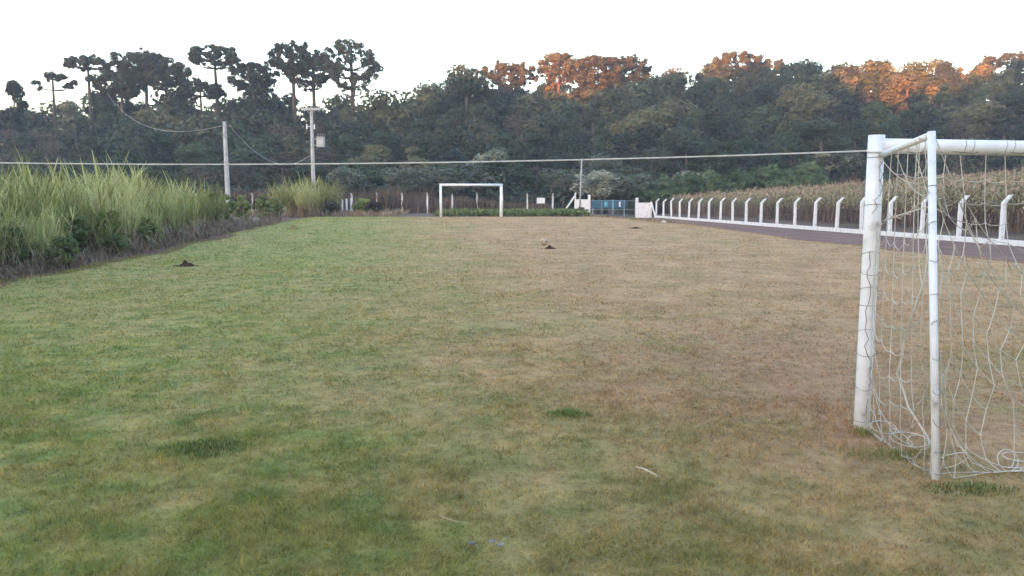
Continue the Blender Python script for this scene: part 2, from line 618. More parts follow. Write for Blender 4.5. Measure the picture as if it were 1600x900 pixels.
# turf blades: real blades over the field, thinning with distance
def blades_mesh(n, rmin, rmax, seg, hmin, hmax, seed, fin, fout):
    g = np.random.default_rng(seed)
    r = rmin * (rmax / rmin) ** g.random(n)
    th = (g.random(n) - .5) * math.radians(92)
    x = r * np.sin(th)
    y = r * np.cos(th)
    k = (x > field_l(y) - .05) & (x < field_r(y) + .05) & (y < 54.3)
    # sparse ragged edges and thin bare spots
    thin = vnoise(x * 1.1, y * 1.1, 41) * .5 + vnoise(x * 4.1, y * 4.1, 42) * .5 - .35 * np.exp(-((x - 2.6) / 2.6) ** 2 - ((y - 7.3) / 3.2) ** 2)
    k &= g.random(n) < np.clip(.30 + 1.1 * thin, 0.05, 1)
    lr = np.log(r)
    k &= g.random(n) < np.clip((lr - math.log(rmin)) / fin, 0, 1) * np.clip((math.log(rmax) - lr) / fout, 0, 1)
    x, y, r = x[k], y[k], r[k]
    n = len(x)
    z = gz(x, y) + .038
    cl = vnoise(x * .9, y * .9, 43) * .25 + vnoise(x * 3.3, y * 3.3, 44) * .35 + vnoise(x * 10, y * 10, 45) * .4
    gr = np.clip(.5 - .12 * (x + .13 * y), 0, 1)
    h = (hmin + (hmax - hmin) * g.random(n)) * (.1 + 1.7 * cl ** 1.3) * (.75 + .35 * gr)
    wd = .0026 * np.maximum(1.0, r / 4.2) * (.7 + .6 * g.random(n))
    a = g.random(n) * 2 * math.pi
    ux, uy = np.cos(a), np.sin(a)
    la = g.random(n) * 2 * math.pi
    lean = h * (.3 + 1.9 * g.random(n))
    lx, ly = np.cos(la) * lean, np.sin(la) * lean
    if seg == 2:
        v = np.empty((n, 5, 3))
        v[:, 0] = np.stack([x - ux * wd, y - uy * wd, z - .01], 1)
        v[:, 1] = np.stack([x + ux * wd, y + uy * wd, z - .01], 1)
        v[:, 2] = np.stack([x + ux * wd * .8 + lx * .35, y + uy * wd * .8 + ly * .35, z + h * .6], 1)
        v[:, 3] = np.stack([x - ux * wd * .8 + lx * .35, y - uy * wd * .8 + ly * .35, z + h * .6], 1)
        v[:, 4] = np.stack([x + lx, y + ly, z + h], 1)
        b = np.arange(n)[:, None] * 5
        lo = (b + np.array([0, 1, 2, 3, 3, 2, 4])[None]).ravel()
        st = (np.arange(n)[:, None] * 7 + np.array([0, 4])[None]).ravel()
        to = np.tile([4, 3], n)
    else:
        v = np.empty((n, 3, 3))
        v[:, 0] = np.stack([x - ux * wd, y - uy * wd, z - .01], 1)
        v[:, 1] = np.stack([x + ux * wd, y + uy * wd, z - .01], 1)
        v[:, 2] = np.stack([x + lx, y + ly, z + h], 1)
        lo = np.arange(n * 3)
        st = np.arange(n) * 3
        to = np.full(n, 3)
    return np_mesh('turf_blades', v.reshape(-1, 3), lo, st, to)


tag(link('grass', blades_mesh(330000, 2.3, 16.0, 2, .014, .042, 1, .01, 1.0), M['blade']),
    'short patchy green and straw turf of the near half of the football field', 'grass', kind='stuff')
tag(link('grass', blades_mesh(380000, 5.9, 54.5, 1, .018, .052, 2, 1.0, .01), M['blade']),
    'short turf of the far half of the football field, green beside the tall grass', 'grass', kind='stuff')


# ------------------------------------------------------------------ leaf and ribbon helpers
class Leaves:
    """collects leaf quads and ribbons"""

    def __init__(s):
        s.v, s.q = [], []

    def quad(s, p, nrm, size, aspect=1.6):
        t = nrm.orthogonal().normalized()
        t.rotate(Matrix.Rotation(R.random() * 6.283, 3, nrm))
        b = nrm.cross(t)
        o = len(s.v)
        a = size * aspect * .5
        c = size * .5
        s.v += [p - t * a, p + b * c * .9 + t * a * .05, p + t * a, p - b * c + t * a * .1]
        s.q.append((o, o + 1, o + 2, o + 3))

    def ribbon(s, pts, widths, side):
        o = len(s.v)
        n = len(pts)
        for p, wd in zip(pts, widths):
            s.v += [p - side * wd, p + side * wd]
        for i in range(n - 1):
            s.q.append((o + 2 * i, o + 2 * i + 1, o + 2 * i + 3, o + 2 * i + 2))

    def mesh(s, name):
        m = bpy.data.meshes.new(name)
        m.from_pydata([tuple(p) for p in s.v], [], s.q)
        m.update()
        return m


def rvec():
    while True:
        v = Vector((R.uniform(-1, 1), R.uniform(-1, 1), R.uniform(-1, 1)))
        if .05 < v.length < 1:
            return v.normalized()


def leaf_clump(L, c, rad, n, size, flat=.75, up=.35, aspect=1.6):
    for _ in range(n):
        d = rvec()
        rr = rad * (.72 + .28 * R.random())
        p = c + Vector((d.x * rr, d.y * rr, d.z * rr * flat))
        nn = (d * 1.1 + rvec() * .6 + Vector((0, 0, up))).normalized()
        L.quad(p, nn, size * R.uniform(.6, 1.3), aspect)


def broadleaf(seed, H, W, base=.3, nbl=30, leaf=.36, per=95, shape='round', gap=0.0):
    """one tree: tapered trunk with limbs + crown of leaf clumps; returns (trunk mesh, crown mesh)"""
    R.seed(seed)
    t = MB()
    L = Leaves()
    lean = Vector((R.uniform(-.06, .06) * H, R.uniform(-.06, .06) * H, 0))
    top = Vector((lean.x, lean.y, H * .82))
    r0 = .022 * H
    tr = [Vector((0, 0, -.6)), lean * .25 + Vector((R.uniform(-.1, .1), 0, H * .25)), lean * .6 + Vector((0, R.uniform(-.15, .15), H * .55)), top]
    t.tube(tr, [r0 * 1.15, r0, r0 * .7, r0 * .25], 7)
    cz0 = H * base
    for i in range(nbl):
        u = R.random()
        z = cz0 + (H * .93 - cz0) * u
        if shape == 'round':
            prof = math.sin(math.pi * (.18 + .74 * u)) ** .8
        elif shape == 'dome':
            prof = (1 - u ** 2.2) ** .5 + .12
        elif shape == 'umbrella':
            prof = .25 + .75 * u ** .6 if u < .85 else .8
        else:
            prof = .55 + .3 * math.sin(u * 9 + seed)
        a = R.random() * 6.283
        rr = W * .5 * prof * R.uniform(.35, 1.0)
        c = Vector((math.cos(a) * rr, math.sin(a) * rr, z)) + lean * (z / H)
        rad = W * R.uniform(.12, .23)
        leaf_clump(L, c, rad, int(per * (rad / (W * .16)) ** 2 * (1 - gap)), leaf)
        if i % 3 == 0:
            s = max(.2, min(.8, (z / H) - .22))
            p0 = tr[1].lerp(top, s)
            mid = p0.lerp(c, .55) + Vector((0, 0, -.06 * H * R.random()))
            t.tube([p0, mid, c], [r0 * .42, r0 * .28, r0 * .1], 5, cap=False)
    leaf_clump(L, top + Vector((0, 0, H * .1)), W * .17, per, leaf)
    return t.mesh('trunk'), L.mesh('crown')


def araucaria(seed, H, W, depth, whorls=3, arms=8, clump=.75, per=60, flat=True, sparse=0.0, trunks=1):
    R.seed(seed)
    t = MB()
    L = Leaves()
    r0 = .017 * H
    for k in range(trunks):
        ox = Vector((0, 0, 0)) if trunks == 1 else Vector(((k - .5) * W * .38, R.uniform(-.5, .5), 0))
        bend = R.uniform(-.02, .02) * H
        hh = H * (1.0 if k == 0 else .93)
        top = ox + Vector((bend, 0, hh - clump * .9))
        t.tube([ox + Vector((0, 0, -.6)), ox + Vector((bend * .3, 0, hh * .5)), top], [r0 * 1.2, r0 * .85, r0 * .4], 7)
        for wv in range(whorls):
            u = wv / max(1, whorls - 1)
            zb = hh - depth * (1.0 - .62 * u) - clump * .4
            rad = W * .5 * ((1.0 - .35 * u) if flat else (.62 + .5 * math.sin(u * 3.1) - .1 * u))
            ph = R.random() * 6.28
            for a in range(arms):
                if R.random() < sparse:
                    continue
                an = ph + a * 6.283 / arms + R.uniform(-.22, .22)
                rl = rad * R.uniform(.72, 1.05)
                d = Vector((math.cos(an), math.sin(an), 0))
                zt = (hh - clump * .9 - R.uniform(0, .18) * depth) if flat else min(hh - clump, zb + depth * R.uniform(.2, .42))
                zt = zt - (depth * .35 * (1 - u) if flat else 0)
                p0 = ox + Vector((bend * zb / hh, 0, zb))
                p1 = p0 + d * rl * .55 + Vector((0, 0, (zt - zb) * .12))
                p2 = ox + Vector((bend, 0, 0)) + d * rl + Vector((0, 0, zt))
                t.tube([p0, p1, p2], [r0 * .3, r0 * .22, r0 * .12], 4, cap=False)
                leaf_clump(L, p2, clump * R.uniform(.65, 1.0), int(per * 1.2), .24, flat=.75, aspect=2.8)
                for _k in range(4):
                    leaf_clump(L, p1.lerp(p2, R.uniform(.35, 1.0)) + rvec() * clump * R.uniform(.5, 1.3), clump * R.uniform(.3, .7), int(per * .6), .23, flat=.7, aspect=2.8)
                if R.random() < .5:
                    side = Vector((-d.y, d.x, 0)) * R.choice((-1, 1)) * clump * 1.2
                    leaf_clump(L, p2 + side + Vector((0, 0, -R.random() * clump)), clump * R.uniform(.5, .85), int(per * .6), .28, flat=.8)
        leaf_clump(L, top + Vector((0, 0, clump * .2)), clump * 1.1, per, .3)
    return t.mesh('trunk'), L.mesh('crown')


def make_tree(name, meshes, mats, label, group, loc, rz=0.0, scale=(1, 1, 1), cat='tree'):
    root = empty(name, loc, rz)
    root.scale = scale
    tag(root, label, cat, group)
    for nm, me, mt in (('trunk', meshes[0], mats[0]), ('crown', meshes[1], mats[1])):
        if len(me.materials) == 0:
            me.materials.append(mt)
        o = link(nm, me, None, root)
        o.material_slots[0].link = 'OBJECT'
        o.material_slots[0].material = mt
    return root


# ------------------------------------------------------------------ the forest on the hillside
kinds = []
for i, (H, W, b, n, lf, per, sh, gap) in enumerate([
        (14, 8.0, .28, 34, .36, 95, 'round', 0), (12, 8.5, .22, 34, .34, 95, 'dome', 0), (15, 7.0, .35, 30, .36, 90, 'round', .1),
        (11, 9.0, .30, 32, .34, 90, 'umbrella', 0), (13, 6.0, .15, 30, .34, 95, 'column', 0), (10, 8.0, .15, 32, .32, 85, 'dome', .1)]):
    kinds.append((H, W, broadleaf(100 + i, H, W, b, n, lf, per, sh, gap)))
bare = [(13, 7.5, broadleaf(140, 13, 7.5, .3, 40, .22, 40, 'round', .2)), (11, 7, broadleaf(141, 11, 7.0, .25, 38, .22, 40, 'dome', .25))]
pale = [(8, 6.5, broadleaf(150, 8, 6.5, .5, 22, .28, 75, 'umbrella', .1)), (6.5, 5.5, broadleaf(151, 6.5, 5.5, .45, 20, .26, 75, 'umbrella', 0))]

SKX = [-300, 0, 60, 130, 200, 280, 360, 450, 520, 600, 660, 690, 740, 775, 800, 850, 900, 1000, 1060, 1120, 1180, 1240, 1300, 1400, 1480, 1600, 1900]
SKY = [158, 158, 164, 156, 146, 144, 150, 148, 150, 148, 136, 120, 118, 138, 132, 126, 120, 108, 101, 97, 93, 94, 91, 89, 95, 90, 88]
KL = {'leaf_dark': 'dark green broadleaf tree', 'leaf_mid': 'mid green leafy tree', 'leaf_olive': 'dull olive green tree',
      'leaf_brown': 'grey brown half bare tree', 'leaf_pale': 'pale grey green flat crowned tree'}
KN = {'leaf_dark': 'forest_tree', 'leaf_mid': 'forest_tree', 'leaf_olive': 'forest_tree', 'leaf_brown': 'bare_tree', 'leaf_pale': 'pale_tree'}


def forest_tree(px, Y, ytop, mt, kind=None, wpx=None):
    d = ray(px, 300)
    X = d.x / d.y * Y
    z = g1(X, Y)
    zt = at(px, ytop, Y).z
    h = zt - z
    H, W, me = kind if kind else R.choice(bare if mt == 'leaf_brown' else [kinds[1], kinds[4], kinds[5]] if Y > 145 and px > 990 else kinds)
    h = max(4.5, min(21, h))
    s = h / H
    wide = R.uniform(.9, 1.25) * max(s, .8) if not wpx else wpx / F * Y / W
    wide = min(max(wide, .6), 1.5)
    where = ('beyond the leaning pole' if px < 420 else 'beyond the transformer pole' if px < 620 else 'behind the far goal' if px < 830
             else 'above the gate' if px < 1060 else 'above the maize')
    level = 'at the foot of the forest' if Y < 104 else 'halfway up the forest' if Y < 135 else 'at the forest skyline'
    if mt == 'leaf_pale':
        level = 'at the forest foot'
    lab = '%s %s %s' % (KL[mt], level, where)
    return make_tree(KN[mt], me, (M['bark'], M[mt]), lab, lab.replace(' tree', ' trees', 1), (X, Y, z), R.random() * 6.28, (wide, wide, s))


R.seed(5)
layers = [(92, 258, 58, 0), (101, 232, 58, .22), (112, 205, 56, .45), (124, 182, 56, .68), (138, 165, 54, .86), (152, 0, 50, 1.0), (163, 0, 50, 1.0), (175, 0, 44, 1.0), (184, 0, 60, 1.0)]
ntree = 0
for li, (Y0, yb, step, fr) in enumerate(layers):
    px = -170 + R.random() * step
    while px < 1780:
        Y = Y0 + R.uniform(-4.5, 4.5)
        st = R.getstate()
        sk = float(np.interp(px, SKX, SKY))
        right = min(1.0, max(0.0, (px - 560) / 500))
        ok = True
        if li >= 6 and px < (700 if li == 6 else 640 if li == 7 else 1000):
            ok = False
        if li == 0 and px > 1000:
            ok = False                      # the maize stands there
        if li == 1 and px > 1250:
            ok = False
        front = 255 if px < 1000 else 255 - (px - 1000) * .03
        n_l = 5 if px < 640 else 6
        f = min(1.0, li / n_l)
        ytop = front + (sk - front) * f ** .85 + R.uniform(-9, 9)
        if li >= n_l - 1:
            ytop = max(min(ytop, sk + 22), sk + R.uniform(-4, 14))
        if ok:
            u = R.random()
            if px < 560:
                mt = 'leaf_brown' if u < .34 and li < 4 else ('leaf_dark' if u < .62 else ('leaf_olive' if u < .85 else 'leaf_mid'))
            else:
                mt = 'leaf_dark' if u < .52 else ('leaf_mid' if u < .76 else ('leaf_olive' if u < .96 else 'leaf_brown'))
            forest_tree(px, Y, ytop, mt)
            ntree += 1
        px += step * R.uniform(.75, 1.3)
# mid-canopy crowns under the araucarias
for px, yt, Y in ((180, 138, 142), (215, 130, 146), (285, 138, 144), (372, 150, 142), (418, 126, 146), (446, 140, 144), (528, 146, 144), (604, 148, 142), (640, 138, 146), (668, 128, 147),
                  (780, 140, 150), (845, 138, 152), (905, 128, 156), (1010, 116, 160), (825, 146, 148), (868, 142, 150), (930, 134, 150), (965, 126, 152), (1475, 118, 166), (1515, 110, 168)):
    forest_tree(px, Y, yt, R.choice(('leaf_dark', 'leaf_dark', 'leaf_olive')))
# pale flat crowned trees along the forest foot
for px, yt, Y in ((758, 238, 88), (705, 274, 84), (745, 276, 86), (640, 292, 84), (548, 286, 82), (880, 268, 85), (935, 246, 90), (960, 276, 84), (925, 283, 83),
                  (1000, 282, 88), (1085, 268, 97), (1130, 255, 100), (1320, 262, 112), (1290, 268, 110)):
    forest_tree(px, Y, yt, 'leaf_pale', R.choice(pale))
# single trees that stand out of the canopy
t1 = forest_tree(725, 140, 104, 'leaf_dark', (14, 9.0, broadleaf(170, 14, 9, .25, 46, .36, 95, 'dome', 0)), 112)
tag(t1, 'broad dark green tree with domed crown rising above the forest skyline', 'tree', 'single trees on the skyline')
t2 = forest_tree(28, 128, 121, 'leaf_dark', (15, 4.0, broadleaf(171, 15, 4.6, .35, 44, .33, 110, 'column', 0)), 40)
tag(t2, 'narrow dark column shaped tree alone at the low end of the skyline', 'tree', 'single trees on the skyline')

# araucarias on the skyline: px, y top, width px, crown depth px, depth, options, label
AR = [
    (93, 112, 58, 26, 136, dict(whorls=2, arms=6, clump=.55, sparse=.3, flat=True), 'small sparse araucaria with few tufts at low end of skyline'),
    (150, 88, 74, 16, 138, dict(whorls=2, arms=9, clump=.6, flat=True), 'araucaria with thin flat umbrella crown on bare trunk'),
    (196, 108, 84, 40, 140, dict(whorls=4, arms=9, clump=.8, flat=False), 'low bushy araucaria beside the thin umbrella araucaria'),
    (254, 81, 92, 40, 142, dict(whorls=4, arms=9, clump=.85, flat=False, trunks=2), 'wide dense two stemmed araucaria of the dark end of the skyline'),
    (347, 69, 86, 34, 140, dict(whorls=3, arms=8, clump=.68, flat=True), 'open umbrella araucaria with bare trunk above the leaning concrete pole'),
    (322, 127, 76, 20, 134, dict(whorls=2, arms=9, clump=.75, flat=True), 'short dark flat topped araucaria under the open umbrella araucaria'),
    (402, 97, 74, 44, 141, dict(whorls=4, arms=8, clump=.8, flat=False), 'round dark araucaria between the two utility poles'),
    (480, 66, 80, 52, 143, dict(whorls=4, arms=8, clump=.72, flat=False, trunks=2), 'tall twin stemmed araucaria directly above the transformer pole'),
    (556, 60, 92, 84, 140, dict(whorls=5, arms=8, clump=.75, flat=False, sparse=.15), 'tallest araucaria with deep ragged crown of separate tufts'),
    (800, 97, 84, 40, 158, dict(whorls=4, arms=9, clump=.85, flat=False), 'araucaria half lit orange beside the domed dark tree'),
    (872, 81, 64, 46, 160, dict(whorls=4, arms=8, clump=.85, flat=False), 'narrow sunlit araucaria next to the widest glowing crown'),
    (925, 86, 90, 50, 158, dict(whorls=5, arms=9, clump=1.0, flat=False), 'glowing orange dense araucaria crown catching the low sun'),
    (972, 86, 76, 44, 162, dict(whorls=4, arms=9, clump=1.0, flat=False), 'dense araucaria shading off beside the glowing orange crown'),
    (1143, 80, 84, 36, 176, dict(whorls=4, arms=9, clump=.9, flat=False), 'single araucaria poking above the level right part of the forest'),
    (1195, 92, 60, 26, 178, dict(whorls=3, arms=8, clump=.8, flat=True), 'low flat araucaria beside the poking one'),
    (1560, 84, 90, 18, 182, dict(whorls=3, arms=9, clump=.8, flat=True), 'flat reddish lit araucaria crown at the high end of the ridge'),
]
for i, (px, yt, wp, dp, Y, kw, lab) in enumerate(AR):
    d = ray(px, 300)
    X = d.x / d.y * Y
    z = g1(X, Y)
    H = at(px, yt, Y).z - z
    me = araucaria(300 + i, H, wp / F * Y, dp / F * Y, **kw)
    make_tree('araucaria_tree', me, (M['bark_dark'], M['leaf_arau']), lab, 'araucarias on the skyline', (X, Y, z), 0.0)

# undergrowth filling the forest floor, one uncountable mass
R.seed(77)
L = Leaves()
for _ in range(2200):
    Y = R.uniform(82, 120) if R.random() < .65 else R.uniform(120, 185)
    X = R.uniform(-.85, .85) * Y
    if X > 8 and Y < 108:
        continue
    z = g1(X, Y)
    rad = R.uniform(1.0, 2.6)
    leaf_clump(L, Vector((X, Y, z + rad * .5)), rad, 48, .46, flat=.9)
tag(link('undergrowth', L.mesh('undergrowth'), M['leaf_dark']), 'dark leafy undergrowth between the trunks on the forest floor', 'undergrowth', kind='stuff')


# ------------------------------------------------------------------ shrubs and weeds
def bush(seed, H, W, leaf, n, per, stems=5):
    R.seed(seed)
    t = MB()
    L = Leaves()
    for k in range(stems):
        a = R.random() * 6.28
        e = Vector((math.cos(a) * W * .3, math.sin(a) * W * .3, H * R.uniform(.5, .85)))
        t.tube([Vector((e.x * .15, e.y * .15, -.08)), e * .5 + Vector((0, 0, H * .05)), e], [.02 * H, .014 * H, .006 * H], 5, cap=False)
    for i in range(n):
        a = R.random() * 6.28
        u = R.random()
        rr = W * .5 * R.uniform(.2, .85) * math.sin(math.pi * (.2 + .7 * u))
        leaf_clump(L, Vector((math.cos(a) * rr, math.sin(a) * rr, H * (.16 + .74 * u))), W * R.uniform(.1, .17), per, leaf, up=.6)
    return t.mesh('stems'), L.mesh('foliage')


def make_bush(name, me, mt, label, group, loc, rz=0.0, s=1.0, cat='shrub'):
    root = empty(name, loc, rz)
    root.scale = (s, s, s)
    tag(root, label, cat, group)
    for nm, m_, mm in (('stems', me[0], M['bark_dark']), ('foliage', me[1], mt)):
        if len(m_.materials) == 0:
            m_.materials.append(mm)
        o = link(nm, m_, None, root)
        o.material_slots[0].link = 'OBJECT'
        o.material_slots[0].material = mm
    return root


bushes = [bush(400, 1.5, 1.4, .075, 30, 80), bush(401, 1.2, 1.6, .07, 30, 80), bush(402, 1.8, 1.3, .075, 32, 80)]
far_bush = [bush(410, 1.8, 2.6, .16, 22, 60), bush(411, 2.4, 2.4, .17, 24, 60)]
R.seed(9)
# leafy weeds in front of the tall grass
for k, (px, py, s, mt) in enumerate([(30, 425, .95, 'leaf_shrub'), (102, 418, .8, 'leaf_shrub'), (120, 405, .9, 'leaf_shrub'), (172, 398, 1.15, 'leaf_bright'), (182, 400, .7, 'leaf_shrub'),
                                     (235, 388, .75, 'leaf_shrub'), (288, 366, 1.1, 'leaf_shrub'), (5, 405, 1.25, 'leaf_bright'), (330, 358, 1.2, 'leaf_bright')]):
    p = ground(px, py)
    p.z = g1(p.x, p.y)
    s *= .82
    make_bush('leafy_weed', bushes[k % 3], M[mt], 'bright leafy weed sprouting at the foot of the tall grass' if mt == 'leaf_bright' else 'bushy dark green weed at the foot of the tall grass',
              'bright weeds along the tall grass' if mt == 'leaf_bright' else 'dark weeds along the tall grass', p, R.random() * 6, s)
# dark little trees at the field corner by the leaning pole
for px, py, s in ((334, 358, 1.1), (352, 354, 1.0), (380, 348, .95), (413, 345, 1.0), (432, 343, .8)):
    p = ground(px, py)
    p.z = g1(p.x, p.y)
    make_bush('small_tree', bushes[2], M['leaf_shrub'], 'small dark planted tree in the row by the leaning pole', 'small dark trees along the field corner', p, R.random() * 6, s, 'tree')
for px, Y, s, mt, lab in ((516, 57, .72, 'leaf_brown', 'dark brownish bush between the tall grass and the short white posts'),
                          (566, 60, .8, 'leaf_bright', 'green round bush beside the short white posts'),
                          (585, 59, .65, 'leaf_brown', 'dry brown bush beside the soil heap'),
                          (907, 60, .40, 'weed_red', 'dry reddish bush at the foot of the thin pole')):
    d = ray(px, 330)
    X = d.x / d.y * Y
    make_bush('bush', far_bush[0], M[mt], lab, None, (X, Y, g1(X, Y)), R.random() * 6, s)
# bank of green shrubs behind the maize
R.seed(31)
for k in range(56):
    px = 985 + k * 5.4 + R.uniform(-4, 4)
    Y = 88 + R.uniform(-2, 3) + (px - 985) * .03
    d = ray(px, 300)
    X = d.x / d.y * Y
    make_bush('green_shrub', far_bush[k % 2], M['leaf_hedge'], 'green shrub in the dense bank behind the maize field', 'green shrubs behind the maize', (X, Y, g1(X, Y)), R.random() * 6, R.uniform(1.55, 1.95))


# ------------------------------------------------------------------ tall grass (elephant grass) clumps
def tall_grass(seed, H, rad, n):
    R.seed(seed)
    L, D = Leaves(), Leaves()
    S = MB()
    for k in range(n):
        a = R.random() * 6.283
        rr = rad * R.random() ** .6
        b = Vector((math.cos(a) * rr, math.sin(a) * rr, -.05))
        out = Vector((math.cos(a), math.sin(a), 0)) * .35 + Vector((R.uniform(-1, 1), R.uniform(-1, 1), 0)) * .35
        sh = H * R.uniform(.35, .78)
        tip = b + out * sh * .28 + Vector((0, 0, sh))
        if k % 2 == 0:
            S.tube([b, b.lerp(tip, .5) + out * .03, tip], [.014, .012, .007], 4, cap=False)
        for q in range(5):
            st = b.lerp(tip, R.uniform(.35, 1.0))
            an = R.random() * 6.283
            dr = Vector((math.cos(an), math.sin(an), 0))
            ln = R.uniform(.7, 1.35) * (H / 3.0)
            up = R.uniform(.6, 1.1)
            drop = R.uniform(.0, .75) if R.random() < .6 else .05
            pts = []
            for s in (0, .3, .6, .85, 1.0):
                pts.append(st + dr * ln * .55 * s * (1.25 - .45 * up) + Vector((0, 0, ln * (up * s - drop * s ** 2.6))))
            wd = R.uniform(.012, .022)
            L.ribbon(pts, [wd * .6, wd, wd * .9, wd * .5, .001], Vector((-dr.y, dr.x, 0)))
        for q in range(4):
            st = b.lerp(tip, R.uniform(.1, .6))
            an = R.random() * 6.283
            dr = Vector((math.cos(an), math.sin(an), 0))
            ln = R.uniform(.5, .9)
            pts = [st + dr * ln * s * .5 + Vector((0, 0, ln * (.25 * s - 1.1 * s * s))) for s in (0, .35, .7, 1.0)]
            pts = [Vector((p.x, p.y, max(p.z, .01))) for p in pts]
            D.ribbon(pts, [.008, .014, .011, .002], Vector((-dr.y, dr.x, 0)))
    return S.mesh('stems'), L.mesh('leaves'), D.mesh('dry_leaves')


tg = [tall_grass(500, 3.0, .75, 75), tall_grass(501, 2.8, .85, 80), tall_grass(502, 3.3, .7, 70)]


def place_tall_grass(p, k, s, label, group):
    root = empty('tall_grass_clump', p, R.random() * 6.28)
    root.scale = (s * R.uniform(.95, 1.15), s * R.uniform(.95, 1.15), s)
    tag(root, label, 'grass clump', group)
    link('stems', tg[k][0], M['dry'], root)
    link('leaves', tg[k][1], M['cane'], root)
    link('dry_leaves', tg[k][2], M['dry'], root)


R.seed(60)
y = 11.5
while y < 38:
    for row in range(4):
        x = float(left_x(y)) - 1.9 - row * 1.25 + R.uniform(-.4, .4)
        yy = y + R.uniform(-.5, .5)
        s = (.74 + .34 * float(vnoise(y * .55, row * .7, 88))) * R.uniform(.92, 1.08)
        if row == 0:
            s *= .72
        place_tall_grass((x, yy, g1(x, yy)), R.randrange(3), s, *(('low cane like grass clump on the front edge of the long bank', 'low grass clumps on the front edge of the bank') if row == 0 else
                           ('tall cane like grass clump in the long bank beside the field', 'tall grass clumps in the bank beside the field')))
    y += 1.35
for px, Y, s in ((438, 57, .86), (452, 55, .9), (466, 58, .95), (482, 54, .9), (497, 57, .95), (512, 58, .92), (474, 60, 1.0), (506, 61, 1.0), (445, 60, .9)):
    d = ray(px, 330)
    x = d.x / d.y * Y
    place_tall_grass((x, Y, g1(x, Y)), R.randrange(3), s, 'tall cane like grass clump at the foot of the transformer pole', 'tall grass clumps under the transformer pole')

# tangled dry stalks at the foot of the bank (uncountable)
R.seed(61)
L = Leaves()
for _ in range(8000):
    y = R.uniform(10, 45)
    x = float(left_x(y)) - .15 - 2.4 * R.random() ** 1.1
    b = Vector((x, y, g1(x, y)))
    a = R.random() * 6.28
    dr = Vector((math.cos(a), math.sin(a), 0))
    ln = R.uniform(.25, 1.0) * (.6 + 1.0 * float(vnoise(x * .8, y * .8, 55)))
    up = R.uniform(.1, 1.0)
    L.ribbon([b, b + dr * ln * .3 + Vector((0, 0, ln * up * .6)), b + dr * ln * .75 + Vector((0, 0, ln * up * (.8 - .5 * R.random())))],
             [.008, .008, .003], Vector((-dr.y, dr.x, 0)))
tag(link('dry_stalks', L.mesh('dry_stalks'), M['dry']), 'tangle of grey brown dry stalks along the foot of the tall grass', 'dry stalks', kind='stuff')
# dry weeds beyond the far fence
R.seed(62)
L = Leaves()
for _ in range(9000):
    y = R.uniform(69, 80)
    x = R.uniform(-27, 3.6) if R.random() < .9 else R.uniform(-45, -27)
    b = Vector((x, y, g1(x, y)))
    a = R.random() * 6.28
    dr = Vector((math.cos(a), math.sin(a), 0))
    hh = .7 + 2.1 * float(vnoise(x * .35, y * .2, 71)) * R.uniform(.6, 1.1)
    if -8 < x < 5:
        hh *= .6
    L.ribbon([b, b + dr * hh * .1 + Vector((0, 0, hh * .55)), b + dr * hh * .3 + Vector((0, 0, hh))], [.03, .045, .006], Vector((-dr.y, dr.x, 0)))
tag(link('dry_weeds', L.mesh('dry_weeds'), M['weed_red']), 'reddish brown dry weeds growing beyond the far fence', 'weeds', kind='stuff')
L = Leaves()
for _ in range(5200):
    y = R.uniform(55.5, 66)
    x = R.uniform(-5.6, 5.6)
    b = Vector((x, y, g1(x, y)))
    hh = R.uniform(.12, .5)
    for q in range(2):
        L.quad(b + Vector((R.uniform(-.1, .1), 0, hh * R.uniform(.5, 1))), (rvec() + Vector((0, -.4, .8))).normalized(), R.uniform(.1, .2))
tag(link('ground_cover', L.mesh('ground_cover'), M['leaf_shrub']), 'low green leafy ground cover behind the far goal', 'ground cover', kind='stuff')
L = Leaves()
for _ in range(4200):
    y = R.uniform(54.2, 66)
    x = R.uniform(-22, -8.5) if R.random() < .75 else R.uniform(5, 13)
    b = Vector((x, y, g1(x, y)))
    a = R.random() * 6.28
    dr = Vector((math.cos(a), math.sin(a), 0))
    hh = R.uniform(.15, .55) * (.45 if x > 0 else 1)
    L.ribbon([b, b + dr * hh * .1 + Vector((0, 0, hh * .55)), b + dr * hh * .4 + Vector((0, 0, hh))], [.02, .03, .004], Vector((-dr.y, dr.x, 0)))
tag(link('rough_grass', L.mesh('rough_grass'), M['dry']), 'grey brown rough grass along the far end of the field', 'rough grass', kind='stuff')


